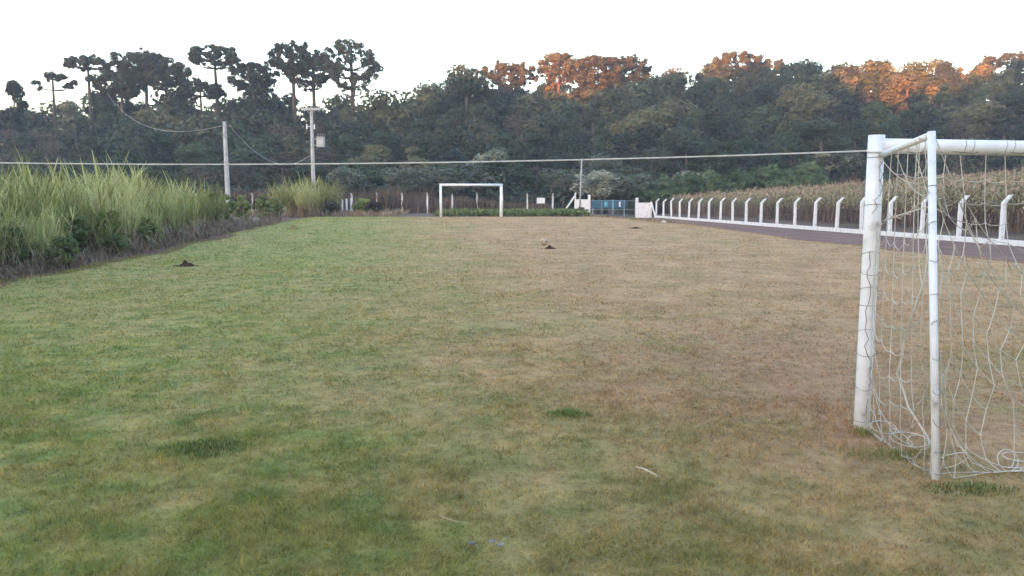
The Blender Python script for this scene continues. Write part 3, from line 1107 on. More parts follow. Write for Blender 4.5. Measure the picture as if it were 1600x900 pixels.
# ------------------------------------------------------------------ maize
def maize(seed, H, leaves=11):
    R.seed(seed)
    S = MB()
    L, D, T = Leaves(), Leaves(), Leaves()
    S.tube([(0, 0, -.05), (R.uniform(-.03, .03), R.uniform(-.03, .03), H * .5), (R.uniform(-.08, .08), R.uniform(-.08, .08), H * .9)], [.016, .014, .007], 4, cap=False)
    a0 = R.random() * 3.14
    for k in range(leaves):
        u = (k + .5) / leaves
        z = H * (.12 + .76 * u)
        a = a0 + (k % 2) * 3.1416 + R.uniform(-.4, .4)
        dr = Vector((math.cos(a), math.sin(a), 0))
        ln = R.uniform(.5, .8)
        dry = u < .55
        dp = R.uniform(1.1, 1.7) if dry else R.uniform(.5, 1.1)
        st = Vector((0, 0, z))
        pts = [st + dr * ln * s * (.55 if dry else .75) + Vector((0, 0, ln * (.75 * s - dp * s * s))) for s in (0, .3, .6, .85, 1.0)]
        (D if dry else L).ribbon(pts, [.02, .04, .036, .022, .002], Vector((-dr.y, dr.x, 0)))
    for k in range(6):
        a = R.random() * 6.28
        dr = Vector((math.cos(a), math.sin(a), 0))
        b = Vector((0, 0, H * .88))
        T.ribbon([b, b + dr * .06 + Vector((0, 0, H * .06)), b + dr * R.uniform(.08, .2) + Vector((0, 0, H * R.uniform(.08, .13)))], [.012, .018, .005], Vector((-dr.y, dr.x, 0)))
    ea = Vector((math.cos(a0 + 1.2), math.sin(a0 + 1.2), 0))
    D2 = MB()
    D2.tube([Vector((0, 0, H * .48)), ea * .06 + Vector((0, 0, H * .53)), ea * .1 + Vector((0, 0, H * .58))], [.012, .03, .008], 5)
    return S.mesh('stalk'), L.mesh('leaves'), D.mesh('dry_leaves'), T.mesh('tassel'), D2.mesh('ear')


mz = [maize(600 + i, 1.72 + .1 * i) for i in range(4)]


def maize_ok(x, y):
    return x > float(fence_x(min(y, 76))) + 4.0 and y < 96 + .05 * x and x < 75


R.seed(63)
rows = []
for row in range(2):
    y = 17.0
    while y < 60 and len(rows) < 260:
        x = float(fence_x(y)) + 4.1 + row * .75 + R.uniform(-.08, .08)
        rows.append((x, y))
        y += .33 * R.uniform(.75, 1.25)
for i, (x, y) in enumerate(rows):
    k = R.randrange(4)
    root = empty('maize_plant', (x, y, g1(x, y)), R.random() * 6.28)
    s = R.uniform(.85, 1.08)
    root.scale = (s, s, s)
    root.rotation_euler[0] = R.uniform(-.06, .06)
    tag(root, 'ripening maize plant in the two rows nearest the fence', 'maize', 'maize plants in the rows nearest the fence')
    for nm, me, mt in zip(('stalk', 'leaves', 'dry_leaves', 'tassel', 'ear'), mz[k], ('maize_low', 'corn_green', 'maize_low', 'corn_dry', 'corn_green')):
        link(nm, me, M[mt], root)


def merged_maize():
    """the rest of the crop as one mass, copied from the four plants"""
    parts = {'corn_green': [[], [], 0], 'corn_dry': [[], [], 0], 'maize_low': [[], [], 0]}
    src = []
    for ms in mz:
        d = {}
        for me, mt in zip(ms, ('maize_low', 'corn_green', 'maize_low', 'corn_dry', 'corn_green')):
            v = np.array([p.co[:] for p in me.vertices])
            q = [p.vertices[:] for p in me.polygons if len(p.vertices) == 4]
            d.setdefault(mt, []).append((v, np.array(q)))
        src.append({k: (np.concatenate([a for a, _ in l]),
                        np.concatenate([b + sum(len(a) for a, _ in l[:i]) for i, (_, b) in enumerate(l)])) for k, l in d.items()})
    pts = []
    # rows parallel to the fence; denser where seen from the field
    for row in range(2, 62):
        y = 14.0 + R.random()
        gap = .33 if row < 8 else .33 + .018 * (row - 8)
        while y < 97:
            x = float(fence_x(y)) + 4.1 + (row * .75 if row < 10 else 7.5 + (row - 10) * 1.0) + R.uniform(-.1, .1)
            if x < .8 * y + 4 and maize_ok(x, y):
                pts.append((x, y))
            y += gap * R.uniform(.7, 1.3) * (1 + .012 * max(0, y - 30))
    for y0 in np.arange(60, 96, .45):
        for row in range(2):
            x = float(fence_x(min(y0, 76))) + 4.1 + row * .75 + R.uniform(-.1, .1)
            pts.append((x, float(y0)))
    for x, y in pts:
        s_ = src[R.randrange(4)]
        a = R.random() * 6.283
        ca, sa = math.cos(a), math.sin(a)
        k = R.uniform(.85, 1.05) * (.86 + .28 * float(vnoise(x * .3, y * .3, 66)))
        for mt, (v, q) in s_.items():
            P = parts[mt]
            w_ = np.empty_like(v)
            w_[:, 0] = (v[:, 0] * ca - v[:, 1] * sa) * k + x
            w_[:, 1] = (v[:, 0] * sa + v[:, 1] * ca) * k + y
            w_[:, 2] = v[:, 2] * k + g1(x, y)
            P[0].append(w_)
            P[1].append(q + P[2])
            P[2] += len(v)
    root = empty('maize_crop', (20, 40, 0))
    tag(root, 'ripening maize crop filling the slope beyond the white post fence', 'maize crop', kind='stuff')
    for mt, (vs, qs, _) in parts.items():
        v = np.concatenate(vs) - np.array([20, 40, 0])
        q = np.concatenate(qs)
        me = np_mesh('leaves', v, q.ravel(), np.arange(len(q)) * 4, np.full(len(q), 4))
        o = link({'corn_green': 'green_leaves', 'corn_dry': 'tassels', 'maize_low': 'dry_leaves'}[mt], me, M[mt], root)
        o['kind'] = 'stuff'
    return len(pts)


nm_ = merged_maize()


# ------------------------------------------------------------------ fences
def post_mesh(h, wdt, bend, blen):
    """concrete fence post with slanted tip, leaning tip towards +x"""
    b = MB()
    t = wdt / 2
    prof = [(-.3, 0, 1.0), (h, 0, .92), (h + blen * .7, bend, .8)]
    vs = []
    for z, dx, k in prof:
        vs += [(dx - t * k, -t * k, z), (dx + t * k, -t * k, z), (dx + t * k, t * k, z), (dx - t * k, t * k, z)]
    fs = [(3, 2, 1, 0), (8, 9, 10, 11)]
    for i in range(2):
        for k in range(4):
            k2 = (k + 1) % 4
            fs.append((i * 4 + k, i * 4 + k2, (i + 1) * 4 + k2, (i + 1) * 4 + k))
    b.add(vs, fs)
    return b.mesh('post')


PM = post_mesh(1.52, .14, .27, .42)


def fence(name, A, B, n, label, side, beam=None, mesh_h=1.5, parts=None, cell=.085, wr=.003, skip=()):
    """posts from A to B (plan points); side = +1 tips lean right of A->B"""
    A, B = Vector((*A, 0)), Vector((*B, 0))
    d = (B - A)
    ln = d.length
    d.normalize()
    rz = math.atan2(d.y, d.x)
    root = empty(name, (A.x, A.y, g1(A.x, A.y)), 0)
    tag(root, label, 'fence')
    o0 = root.location.copy()
    for i in range(n):
        if i in skip:
            continue
        p = A.lerp(B, i / (n - 1))
        o = link('post', PM, M['lime'], root)
        o.location = Vector((p.x, p.y, g1(p.x, p.y))) - o0
        o.rotation_euler = (R.uniform(-.025, .025), R.uniform(-.03, .03), rz - side * math.pi / 2 + R.uniform(-.06, .06))
        o.scale = (1, 1, R.uniform(.97, 1.03))

    def pt(s, z):
        p = A + d * s
        return Vector((p.x, p.y, g1(p.x, p.y) + z)) - o0
    off = d.cross(Vector((0, 0, 1))) * .0
    if beam:
        b = MB()
        m_ = max(2, int(ln / 2.4))
        bw, bh = beam
        nrm = Vector((-d.y, d.x, 0))
        vs = []
        for i in range(m_ + 1):
            s = ln * i / m_
            for dx, z in ((-bw / 2, -.1), (bw / 2, -.1), (bw / 2, bh), (-bw / 2, bh)):
                vs.append(pt(s, z) + nrm * dx)
        fs = [(3, 2, 1, 0), tuple(m_ * 4 + k for k in range(4))]
        for i in range(m_):
            for k in range(4):
                fs.append((i * 4 + k, i * 4 + (k + 1) % 4, (i + 1) * 4 + (k + 1) % 4, (i + 1) * 4 + k))
        b.add(vs, fs)
        b.build('base_beam', M['lime'], root)
    # chain link: two sets of slanting wires, each wire a three-sided prism that follows the ground
    vs, fs = [], []
    zb = beam[1] if beam else .05
    hgt = mesh_h - zb
    nrm = Vector((d.y, -d.x, 0)) * .078 * side
    for sgn in (-1, 1):
        s = -hgt
        while s < ln:
            s0, s1 = (s, s + hgt)
            z0, z1 = (zb, mesh_h) if sgn > 0 else (mesh_h, zb)
            if s0 < 0:
                z0 += (z1 - z0) * (-s0) / hgt
                s0 = 0
            if s1 > ln:
                z1 -= (z1 - z0) * (s1 - ln) / (s1 - s0)
                s1 = ln
            a, b_ = pt(s0, z0) + nrm, pt(s1, z1) + nrm
            k = len(vs)
            q = d * wr * 1.2
            u = Vector((0, 0, wr * 1.2))
            for c in (a, b_):
                vs += [c - q - u * .6, c + q - u * .6, c + u]
            fs += [(k, k + 1, k + 4, k + 3), (k + 1, k + 2, k + 5, k + 4), (k + 2, k, k + 3, k + 5)]
            s += cell * 1.414
    mb = MB()
    mb.v, mb.f = [tuple(p) for p in vs], fs
    for z in (zb + .06, .8, mesh_h):
        m_ = max(2, int(ln / 3))
        mb.tube([pt(ln * i / m_, z) + nrm for i in range(m_ + 1)], .0035, 4)
    mb.build('wire_mesh', M['wire'], root)
    # barbed strands on the tips
    for k, f_ in enumerate((.35, .9)):
        mb = MB()
        tip = Vector((d.y, -d.x, 0)) * side * .27 * f_
        m_ = max(2, int(ln / 3))
        mb.tube([pt(ln * i / m_, 1.53 + .29 * f_) + tip for i in range(m_ + 1)], .0035, 4)
        mb.build('barbed_strand', M['wire'], root)
    return root


R.seed(70)
FX = lambda y: float(fence_x(y))
fence('white_post_fence', (FX(14.58), 14.58), (FX(73.9), 73.9), 26, 'fence of white bent tip posts on a white kerb between dirt track and maize', 1, beam=(.17, .2))
FA, FB = (-27.5, 70.0), (4.6, 69.5)
fence('white_post_fence', (-23.2, 69.6), (3.6, 69.4), 13, 'fence of white bent tip posts along the far end behind the far goal', 1, beam=None, cell=.1)
fence('white_post_fence', (-17.8, 14.0), (-25.4, 66.0), 22, 'fence of white bent tip posts half hidden in the tall grass', -1, beam=None, cell=.14)

# ------------------------------------------------------------------ gate, walls, thin pole
def wall_slab(label, a, b, h, th, post_h, post_at, group=None):
    a, b = Vector((*a, 0)), Vector((*b, 0))
    d = (b - a)
    ln = d.length
    rz = math.atan2(d.y, d.x)
    root = empty('gate_wall', (a.x, a.y, g1(a.x, a.y)), rz)
    tag(root, label, 'wall', group)
    nr = 4
    for i in range(nr):        # stacked precast panels
        m = MB()
        m.box((ln / 2, 0, -.05 + (i + .5) * (h + .05) / nr), (ln - .22, th, (h + .05) / nr - .004))
        m.build('panel', M['lime'], root)
    for x, hh, wd in post_at:
        m = MB()
        m.box((x, 0, (hh - .3) / 2), (wd, wd, hh + .3))
        m.lathe([(wd * .72, 0), (wd * .72, .03), (0.001, .1)], (x, 0, hh), 4)
        m.build('pillar', M['lime'], root)
    return root


Yg = 74.0
wl = at(897.5, 331, Yg)
wl2 = at(922, 331, Yg)
wr1 = at(993, 336, Yg)
wr2 = at(1018, 336, Yg)
wall_slab('short whitewashed wall behind the thin grey pole', (wl.x, Yg), (wl2.x, Yg), 1.42, .12, 0, ((.07, 1.95, .14), ((wl2 - wl).length - .1, 1.75, .22)), 'gate walls')
wall_slab('short whitewashed wall joining the gate to the fence along the track', (wr1.x, Yg), (wr2.x, Yg), 1.42, .12, 0, ((.11, 1.8, .24), ((wr2 - wr1).length - .06, 1.45, .12)), 'gate walls')
# slanting braces
for (x0, y0, z0, x1, z1, lab) in ((wl.x - 1.15, Yg - .3, .0, wl.x + .02, 1.75, 'slanting white brace of the far fence end post beside the thin pole'),
                                  (wr2.x + .32, Yg - .5, .0, wr2.x - .05, 1.45, 'slanting white concrete brace at the gate wall joining the track fence')):
    m = MB()
    b0 = Vector((x0, y0, g1(x0, y0) - .1))
    b1 = Vector((x1, Yg - .12, g1(x1, Yg) + z1))
    m.tube([b0, b1], .075, 4)
    tag(m.build('brace', M['lime']), lab, 'brace')
# gate: two leaves of tube and mesh
gl, gr_ = wl2.x + .02, wr1.x - .02
root = empty('mesh_gate', (gl, Yg, g1((gl + gr_) / 2, Yg)), 0)
tag(root, 'double gate of grey green tubes and wire mesh between the short white walls', 'gate')
W_ = (gr_ - gl)
for k in range(2):
    a, b = k * W_ / 2 + .03, (k + 1) * W_ / 2 - .03
    m = MB()
    for z in (.25, .75, 1.6):
        m.tube([(a, 0, z), (b, 0, z)], .022, 6)
    for x in (a, (a + b) / 2, b):
        m.tube([(x, 0, .25), (x, 0, 1.6)], .022, 6)
    lf = m.build('gate_leaf', M['teal'], root)
    m = MB()
    x = a
    while x < b:
        m.tube([(x, .01, .25), (x, .01, 1.6)], .0028, 3, cap=False)
        x += .09
    z = .25
    while z < 1.6:
        m.tube([(a, .01, z), (b, .01, z)], .0028, 3, cap=False)
        z += .09
    m.build('wire_mesh', M['wire'], lf)
# blue board seen through the gate
Yb = 79.0
p0, p1 = at(924, 320, Yb), at(978, 320, Yb)
zb0 = g1((p0.x + p1.x) / 2, Yb)
root = empty('blue_board', (p0.x, Yb, zb0), 0)
tag(root, 'blue board with cyan and white panels standing behind the mesh gate', 'board')
wb = p1.x - p0.x
m = MB()
m.box((wb / 2, 0, 1.25), (wb, .06, .82))
m.build('board', M['blue'], root)
for xx, w2, h2, mt in ((wb * .42, .32, .48, 'cyan'), (wb * .62, .16, .9, 'cyan'), (wb * .82, .16, .5, 'sign')):
    m = MB()
    m.box((xx, -.04, 1.25), (w2, .02, h2))
    m.build('painted_panel', M[mt], root)
for xx in (.15, wb - .15):
    m = MB()
    m.box((xx, .07, .6), (.09, .07, 1.6))
    m.build('leg', M['grey_metal'], root)
# thin pole before the wall
pp = at(905.5, 333, 66.0)
zt = at(909, 249, 66.0)
m = MB()
zg = g1(pp.x, 66.0)
root = empty('thin_pole', (pp.x, 66.0, zg))
tag(root, 'thin grey metal pole standing before the short white gate wall', 'pole')
m.tube([(0, 0, -.3), ((zt.x - pp.x) * .5, 0, (zt.z - zg) * .5), (zt.x - pp.x, 0, zt.z - zg)], [.085, .075, .065], 8)
m.build('shaft', M['grey_metal'], root, True)
m = MB()
m.lathe([(.07, -.02), (.085, 0), (.06, .05), (0.001, .06)], (zt.x - pp.x, 0, zt.z - zg), 8)
m.build('cap', M['grey_metal'], root)
# white sign on the far fence
ps = at(845, 313.5, 69.0)
root = empty('sign_board', ps)
tag(root, 'small blank white sign hung on the far fence near the gate', 'sign')
m = MB()
m.box((0, 0, 0), (.72, .02, .5))
m.build('plate', M['sign'], root)
for sx in (-.3, .3):
    m = MB()
    m.tube([(sx, .0, .2), (sx, .2, .3)], .006, 4)
    m.build('hanger', M['wire'], root)
# short white posts
R.seed(72)
for k, px in enumerate((520, 527.5, 535, 542, 549)):
    p = at(px, 331, 63.0)
    z = g1(p.x, 63.0)
    m = MB()
    hh = 1.12 + .04 * k
    m.box((0, 0, hh / 2 - .1), (.12, .12, hh + .2), Matrix.Rotation(R.uniform(-.03, .03), 3, 'Y'))
    m.lathe([(.078, 0), (.05, .05), (.001, .06)], (0, 0, hh), 4)
    o = m.build('short_post', M['lime'])
    o.location = (p.x, 63.0, z)
    tag(o, 'short white concrete post in the row of five beside the tall grass', 'post', 'short white posts by the tall grass')


# ------------------------------------------------------------------ utility poles and cables
def hang(a, b, sag, n=14):
    a, b = Vector(a), Vector(b)
    return [a.lerp(b, i / n) - Vector((0, 0, 4 * sag * (i / n) * (1 - i / n))) for i in range(n + 1)]


Y1 = 55.0
b1, t1_ = at(357.5, 335, Y1), at(350.5, 190, Y1)
z1 = g1(b1.x, Y1)
root = empty('utility_pole', (b1.x, Y1, z1))
tag(root, 'leaning grey concrete pole without crossarm at the end of the tall grass', 'utility pole')
tp = t1_ - Vector((b1.x, Y1, z1))
m = MB()
m.tube([(0, 0, -.4), tp * .5, tp], [.20, .165, .125], 8)
m.build('shaft', M['concrete'], root)
for f_ in (.955, .84):
    c = tp * f_
    m = MB()
    m.lathe([(.13 + .05 * (1 - f_), -.04), (.155 + .05 * (1 - f_), -.03), (.155 + .05 * (1 - f_), .03), (.13 + .05 * (1 - f_), .04)], c, 10)
    m.build('band', M['grey_metal'], root)
m = MB()
m.tube([tp * .955 + Vector((.15, 0, 0)), tp * .955 + Vector((.42, 0, 0))], .02, 5)
m.lathe([(.03, -.08), (.07, -.06), (.04, -.02), (.07, .02), (.03, .06)], tp * .955 + Vector((.42, 0, 0)), 8)
m.build('insulator', M['porcelain'], root)

Y2 = 68.0
b2, t2_ = at(491, 330, Y2), at(491.5, 168, Y2)
z2 = g1(b2.x, Y2)
H2 = t2_.z - z2
root = empty('utility_pole', (b2.x, Y2, z2))
tag(root, 'tall concrete pole with short crossarm and grey transformer box', 'utility pole')
m = MB()
m.tube([(0, 0, -.4), (0, 0, H2 * .5), (0, 0, H2)], [.21, .17, .125], 8)
m.build('shaft', M['concrete'], root)
m = MB()
m.box((0, -.2, H2 - .16), (1.65, .12, .19))
arm = m.build('crossarm', M['concrete'], root)
for x in (-.75, -.25, .75):
    m = MB()
    m.lathe([(.02, 0), (.035, .02), (.075, .08), (.045, .11), (.075, .16), (.03, .24), (.001, .25)], (x, -.2, H2 - .095), 8)
    m.build('insulator', M['porcelain'], arm)
for x in (-.42, .42):
    m = MB()
    m.tube([(x, -.2, H2 - .2), (0, -.17, H2 - .62)], .025, 4)
    m.build('arm_brace', M['grey_metal'], arm)
tb = at(501.5, 222.5, Y2)
tx, tz = tb.x - b2.x, tb.z - z2
m = MB()
m.box((tx, -.1, tz), (.60, .52, .82))
m.box((tx, -.1, tz + .435), (.66, .58, .05))
tr = m.build('transformer', M['concrete'], root)
for k in range(3):
    m = MB()
    m.lathe([(.025, 0), (.06, .04), (.03, .08), (.06, .13), (.03, .17), (.05, .22), (.012, .3), (.001, .31)], (tx - .2 + .2 * k, -.1, tz + .46), 8)
    m.build('bushing', M['porcelain'], tr)
for k in range(3):
    m = MB()
    m.box((tx + .325, -.25 + k * .15, tz - .02), (.05, .03, .6))
    m.build('cooling_fin', M['concrete'], tr)
m = MB()
for dz in (.25, -.25):
    m.box((tx * .5 - .05, -.1, tz + dz), (.5, .08, .06))
m.build('bracket', M['grey_metal'], root)
for x, dz in ((-.4, -1.62), (.25, -1.62)):
    m = MB()
    m.tube([(x * .3, -.1, H2 + dz), (x, -.1, H2 + dz)], .025, 5)
    m.tube([(x, -.1, H2 + dz - .22), (x, -.1, H2 + dz + .2)], .06, 7)
    m.build('fuse_holder', M['sign'], root)
# cables
p1w = Vector((b1.x, Y1, z1)) + tp * .955
p2w = Vector((b2.x, Y2, z2))
CB = [(p1w + Vector((-.2, 0, 0)), at(165, 142, 140), 2.7, .016, 'cable', 'thick light cable sagging from the leaning pole off over the tall grass'),
      (p1w + Vector((.42, 0, -.05)), p2w + Vector((-.25, -.1, at(490, 243, Y2).z - z2)), 1.55, .018, 'cable', 'upper of two cables sagging between the utility poles'),
      (p1w + Vector((.42, 0, -.3)), p2w + Vector((-.25, -.1, at(490, 249, Y2).z - z2)), 1.65, .016, 'wire', 'lower of two cables sagging between the utility poles'),
      (p2w + Vector((.25, 0, at(500, 238, Y2).z - z2)), Vector((14.0, 84.0, 4.9)), .5, .013, 'wire', 'thin dark cable running from the transformer pole towards the gate')]
for a, b, s, r, mt, lab in CB:
    m = MB()
    m.tube(hang(a, b, s, 24), r, 5)
    tag(m.build('power_cable', M[mt]), lab, 'cable')

# ------------------------------------------------------------------ far goal
Yf = 53.0
fa, fb = at(689.5, 338.5, Yf), at(783.5, 340, Yf - .0)
dirg = Vector((math.cos(math.radians(6)), math.sin(math.radians(6)), 0))
wf = (fb.x - fa.x) / dirg.x
zf = g1(fa.x, Yf) + .03
root = empty('football_goal', (fa.x, Yf - .25, zf), math.radians(6))
tag(root, 'distant white football goal without a net at the far end', 'goal')
hf = at(689.5, 289, Yf).z - zf
for x in (0, wf):
    m = MB()
    m.tube([(x, 0, -.3), (x, 0, hf)], .085, 12)
    m.build('post', M['paint'], root, True)
m = MB()
m.tube([(-.086, 0, hf + .0), (wf + .086, 0, hf + .0)], .085, 12)
m.build('crossbar', M['paint'], root, True)
for x in (0, wf):
    m = MB()
    m.tube([(x, .05, hf - .1), (x, 1.0, hf - .1), (x, 1.1, -.2)], .03, 6)
    m.build('rear_stay', M['paint'], root)

# ------------------------------------------------------------------ near goal
GA = math.radians(6)
gp = ground(1346, 668)
root = empty('football_goal', (gp.x, gp.y, 0.0), GA)
tag(root, 'near white football goal with sagging torn net', 'goal')
near_goal = root
HG = 2.06
WG = 4.2
pr = .053
inv = Matrix.Rotation(-GA, 4, 'Z') @ Matrix.Translation(-Vector((gp.x, gp.y, 0)))
rb = inv @ ground(1468, 752)
rt = inv @ at(1455, 211, 4.52)
for k, x in enumerate((0, WG)):
    m = MB()
    m.tube([(x, 0, -.35), (x, 0, HG * .3), (x, 0, HG * .7), (x, 0, HG + .02)], pr, 20)
    m.build('post', M['paint'], root, True)
m = MB()
m.tube([(-pr * .3, 0, HG - pr * .98)] + [(WG * i / 6, 0, HG - pr * .98 - .012 * math.sin(math.pi * i / 6)) for i in range(1, 6)] + [(WG + pr * .3, 0, HG - pr * .98)], pr * .97, 20)
m.build('crossbar', M['paint'], root, True)
ptop = Vector((.02, -.05, HG - .11))
sides = []
for x0, sg in ((0, 1), (WG, -1)):
    top = Vector((rt.x * sg + x0, rt.y, rt.z))
    bot = Vector((rb.x * sg + x0, rb.y, -.25))
    sides.append((top, bot))
    m = MB()
    m.tube([Vector((x0 + .02 * sg, -.04, HG - .115)), top], .0205, 10)
    m.build('top_stay', M['paint'], root, True)
    m = MB()
    m.tube([bot, top + Vector((0, 0, .02))], .0215, 12)
    m.build('rear_post', M['paint'], root, True)


# net: strands relaxed under gravity as a real net of slack twine
class Net:
    def __init__(s):
        s.p, s.e, s.rest, s.pin, s.path = [], [], [], {}, []

    def node(s, p, pin=False):
        s.p.append(Vector(p))
        if pin:
            s.pin[len(s.p) - 1] = True
        return len(s.p) - 1

    def strand(s, a, b, length, sub=3):
        ids = [a]
        for k in range(1, sub):
            q = s.p[a].lerp(s.p[b], k / sub) + Vector((R.uniform(-.02, .02), R.uniform(-.02, .02), R.uniform(-.01, .01)))
            ids.append(s.node(q))
        ids.append(b)
        for i in range(sub):
            s.e.append((ids[i], ids[i + 1]))
            s.rest.append(length / sub)
        s.path.append(ids)

    def relax(s, steps, ground_z, coll=None):
        P = np.array([tuple(v) for v in s.p], float)
        prev = P.copy()
        E = np.array(s.e)
        rest = np.array(s.rest)
        free = np.ones(len(P))
        for k in s.pin:
            free[k] = 0
        n = len(P)
        cnt = np.maximum(1, np.bincount(E.ravel(), minlength=n)).astype(float)
        i0, i1 = E[:, 0], E[:, 1]
        fw = free[:, None]
        for st in range(steps):
            v = (P - prev) * .93
            prev = P.copy()
            P = P + fw * v
            P[:, 2] -= free * .0012
            for it in range(14):
                d = P[i1] - P[i0]
                l = np.sqrt((d * d).sum(1)) + 1e-9
                ex = np.maximum(0, l - rest) / l
                w0, w1 = free[i0], free[i1]
                ws = np.maximum(w0 + w1, 1e-6)
                c0 = d * (ex * w0 / ws)[:, None]
                c1 = -d * (ex * w1 / ws)[:, None]
                for ax in range(3):
                    a = np.bincount(i0, c0[:, ax], n) + np.bincount(i1, c1[:, ax], n)
                    P[:, ax] += free * a / cnt * 1.6
            lo = P[:, 2] < ground_z
            P[lo, 2] = ground_z
            prev[lo] = P[lo]
        s.P = P

    def build(s, m, r):
        for ids in s.path:
            pts = [Vector(s.P[k]) for k in ids]
            # smooth the strand a little
            q = [pts[0]]
            for i in range(len(pts) - 1):
                q.append(pts[i].lerp(pts[i + 1], .5))
            q.append(pts[-1])
            m.tube(q, r, 5, cap=False)


R.seed(80)
net = Net()
top, bot = sides[0]
cell = .145
# side panel between the front post and the rear post
nc, nr = 8, 14
ids = {}
for j in range(nr):
    v = j / (nr - 1)
    for i in range(nc):
        u = i / (nc - 1)
        a = Vector((.0, -pr, (HG - .14) * (1 - v) + .05 * v))
        b = top.lerp(Vector((bot.x, bot.y, .05)), v)
        p = a.lerp(b, u) + Vector((R.uniform(-.03, .03), R.uniform(-.02, .02), 0))
        pin = (j == 0) or (i == 0 and j in (1, 3, 5, 6, 8, 10, 12)) or (i == nc - 1 and j in (1, 3, 5, 6, 7, 8, 9, 10, 11, 13))
        if i == 0:
            p = a + Vector((0, -.004, 0))
        if i == nc - 1:
            p = b + Vector((-.012, .03, 0))
        ids[i, j] = net.node(p, pin)
for j in range(nr):
    for i in range(nc):
        if j and R.random() > .04 and i < nc:
            net.strand(ids[i, j - 1], ids[i, j], cell * R.uniform(1.0, 1.25))
        if i and j and R.random() > .05:
            net.strand(ids[i - 1, j], ids[i, j], cell * R.uniform(1.0, 1.3))
# back panel: from the crossbar over a slack rear rope down to the ground
top2, bot2 = sides[1]
ncb, nrb = 28, 20
idb = {}
for j in range(nrb):
    for i in range(ncb):
        u = i / (ncb - 1)
        rear_t = top.lerp(top2, u) - Vector((0, 0, .28 + .3 * math.sin(math.pi * u)))
        rear_b = Vector((bot.x, bot.y + .1, .0)).lerp(Vector((bot2.x, bot2.y + .1, 0)), u)
        cb = Vector((WG * u, -.03, HG - .12))
        if j < 6:
            p = cb.lerp(rear_t, j / 6)
        else:
            p = rear_t.lerp(rear_b, (j - 6) / (nrb - 7))
        p = p + Vector((R.uniform(-.03, .03), R.uniform(-.03, .03), 0))
        pin = (j == 0) or (i in (0, ncb - 1) and j >= 6 and j % 2 == 0) or (j == nrb - 1 and i % 5 == 2)
        if pin and i == 0 and j:
            p = top.lerp(Vector((bot.x, bot.y, .04)), (j - 6) / (nrb - 7)) + Vector((.02, -.01, -.02))
        p.z = max(p.z, .03)
        idb[i, j] = net.node(p, pin)
for j in range(nrb):
    for i in range(ncb):
        if j and R.random() > .03:
            net.strand(idb[i, j - 1], idb[i, j], cell * R.uniform(1.0, 1.15), 2)
        if i and j and (j in (6, nrb - 1) or R.random() > .12):
            net.strand(idb[i - 1, j], idb[i, j], cell * R.uniform(1.05, 1.22), 2)
net.relax(260, .045)
m = MB()
net.build(m, .0027)
NETM = m
for k in list(ids.values()) + list(idb.values()):
    c = Vector(net.P[k])
    s = .0085
    m.add([c + Vector(q) * s for q in ((1, 0, 0), (-1, 0, 0), (0, 1, 0), (0, -1, 0), (0, 0, 1), (0, 0, -1))],
          [(0, 2, 4), (2, 1, 4), (1, 3, 4), (3, 0, 4), (2, 0, 5), (1, 2, 5), (3, 1, 5), (0, 3, 5)])
net_o = m.build('net', M['net'], root)
net_o['label'] = 'slack cream coloured net with knotted strands and holes'
# loops of loose net lying at the foot
R.seed(81)
for k in range(8):
    m = MB()
    x0 = R.uniform(.0, 1.7) if k > 3 else R.uniform(.02, .3)
    base = Vector((rb.x + (x0 if k > 3 else -.0), rb.y + R.uniform(.05, .4), 0)) if k > 3 else Vector((R.uniform(-.02, .12), R.uniform(-.75, -.12), 0))
    rr = R.uniform(.06, .13)
    n = 12
    sq = R.uniform(.5, 1.0)
    rot = Matrix.Rotation(R.random() * 6.28, 3, 'Z') @ Matrix.Rotation(R.uniform(.1, 1.1), 3, 'X')
    pts = []
    for i in range(n + 1):
        a = 6.283 * i / n * R.uniform(.97, 1.0)
        q = rot @ Vector((math.cos(a) * rr, math.sin(a) * rr * sq, 0))
        pts.append(base + q + Vector((0, 0, rr * .5 + .05)))
    pts = [Vector((p.x, p.y, max(p.z, .045))) for p in pts]
    m.tube(pts, .0031, 5, cap=False)
    m.build('loose_loop', M['net'], net_o, True)
# thicker twisted tail of the net hanging in the corner
m = MB()
q0 = Vector((.035, -.06, 1.50))
pts = [q0, q0 + Vector((.02, -.25, .06)), q0 + Vector((.06, -.40, .10)), q0 + Vector((.07, -.42, -.05)), q0 + Vector((.06, -.40, -.35)), q0 + Vector((.02, -.3, -.75)),
       q0 + Vector((.01, -.26, -1.0)), q0 + Vector((.03, -.36, -1.2)), q0 + Vector((.03, -.62, -1.37))]
sm = []
for i in range(len(pts) - 1):
    for t in (0, .5):
        sm.append(pts[i].lerp(pts[i + 1], t) + Vector((R.uniform(-.008, .008), R.uniform(-.01, .01), 0)))
sm.append(pts[-1])
m.tube(sm, .0062, 6)
m.build('twisted_rope', M['net'], net_o, True)


# twine laced round the posts and bar
def ring(m, c, ax, r, tr=.0022, tilt=0.0):
    ax = Vector(ax).normalized()
    u = ax.orthogonal().normalized()
    v = ax.cross(u)
    m.tube([Vector(c) + (u * math.cos(a) + v * math.sin(a)) * r + ax * tilt * math.sin(a + 1) for a in [6.283 * i / 14 for i in range(15)]], tr, 4, cap=False)


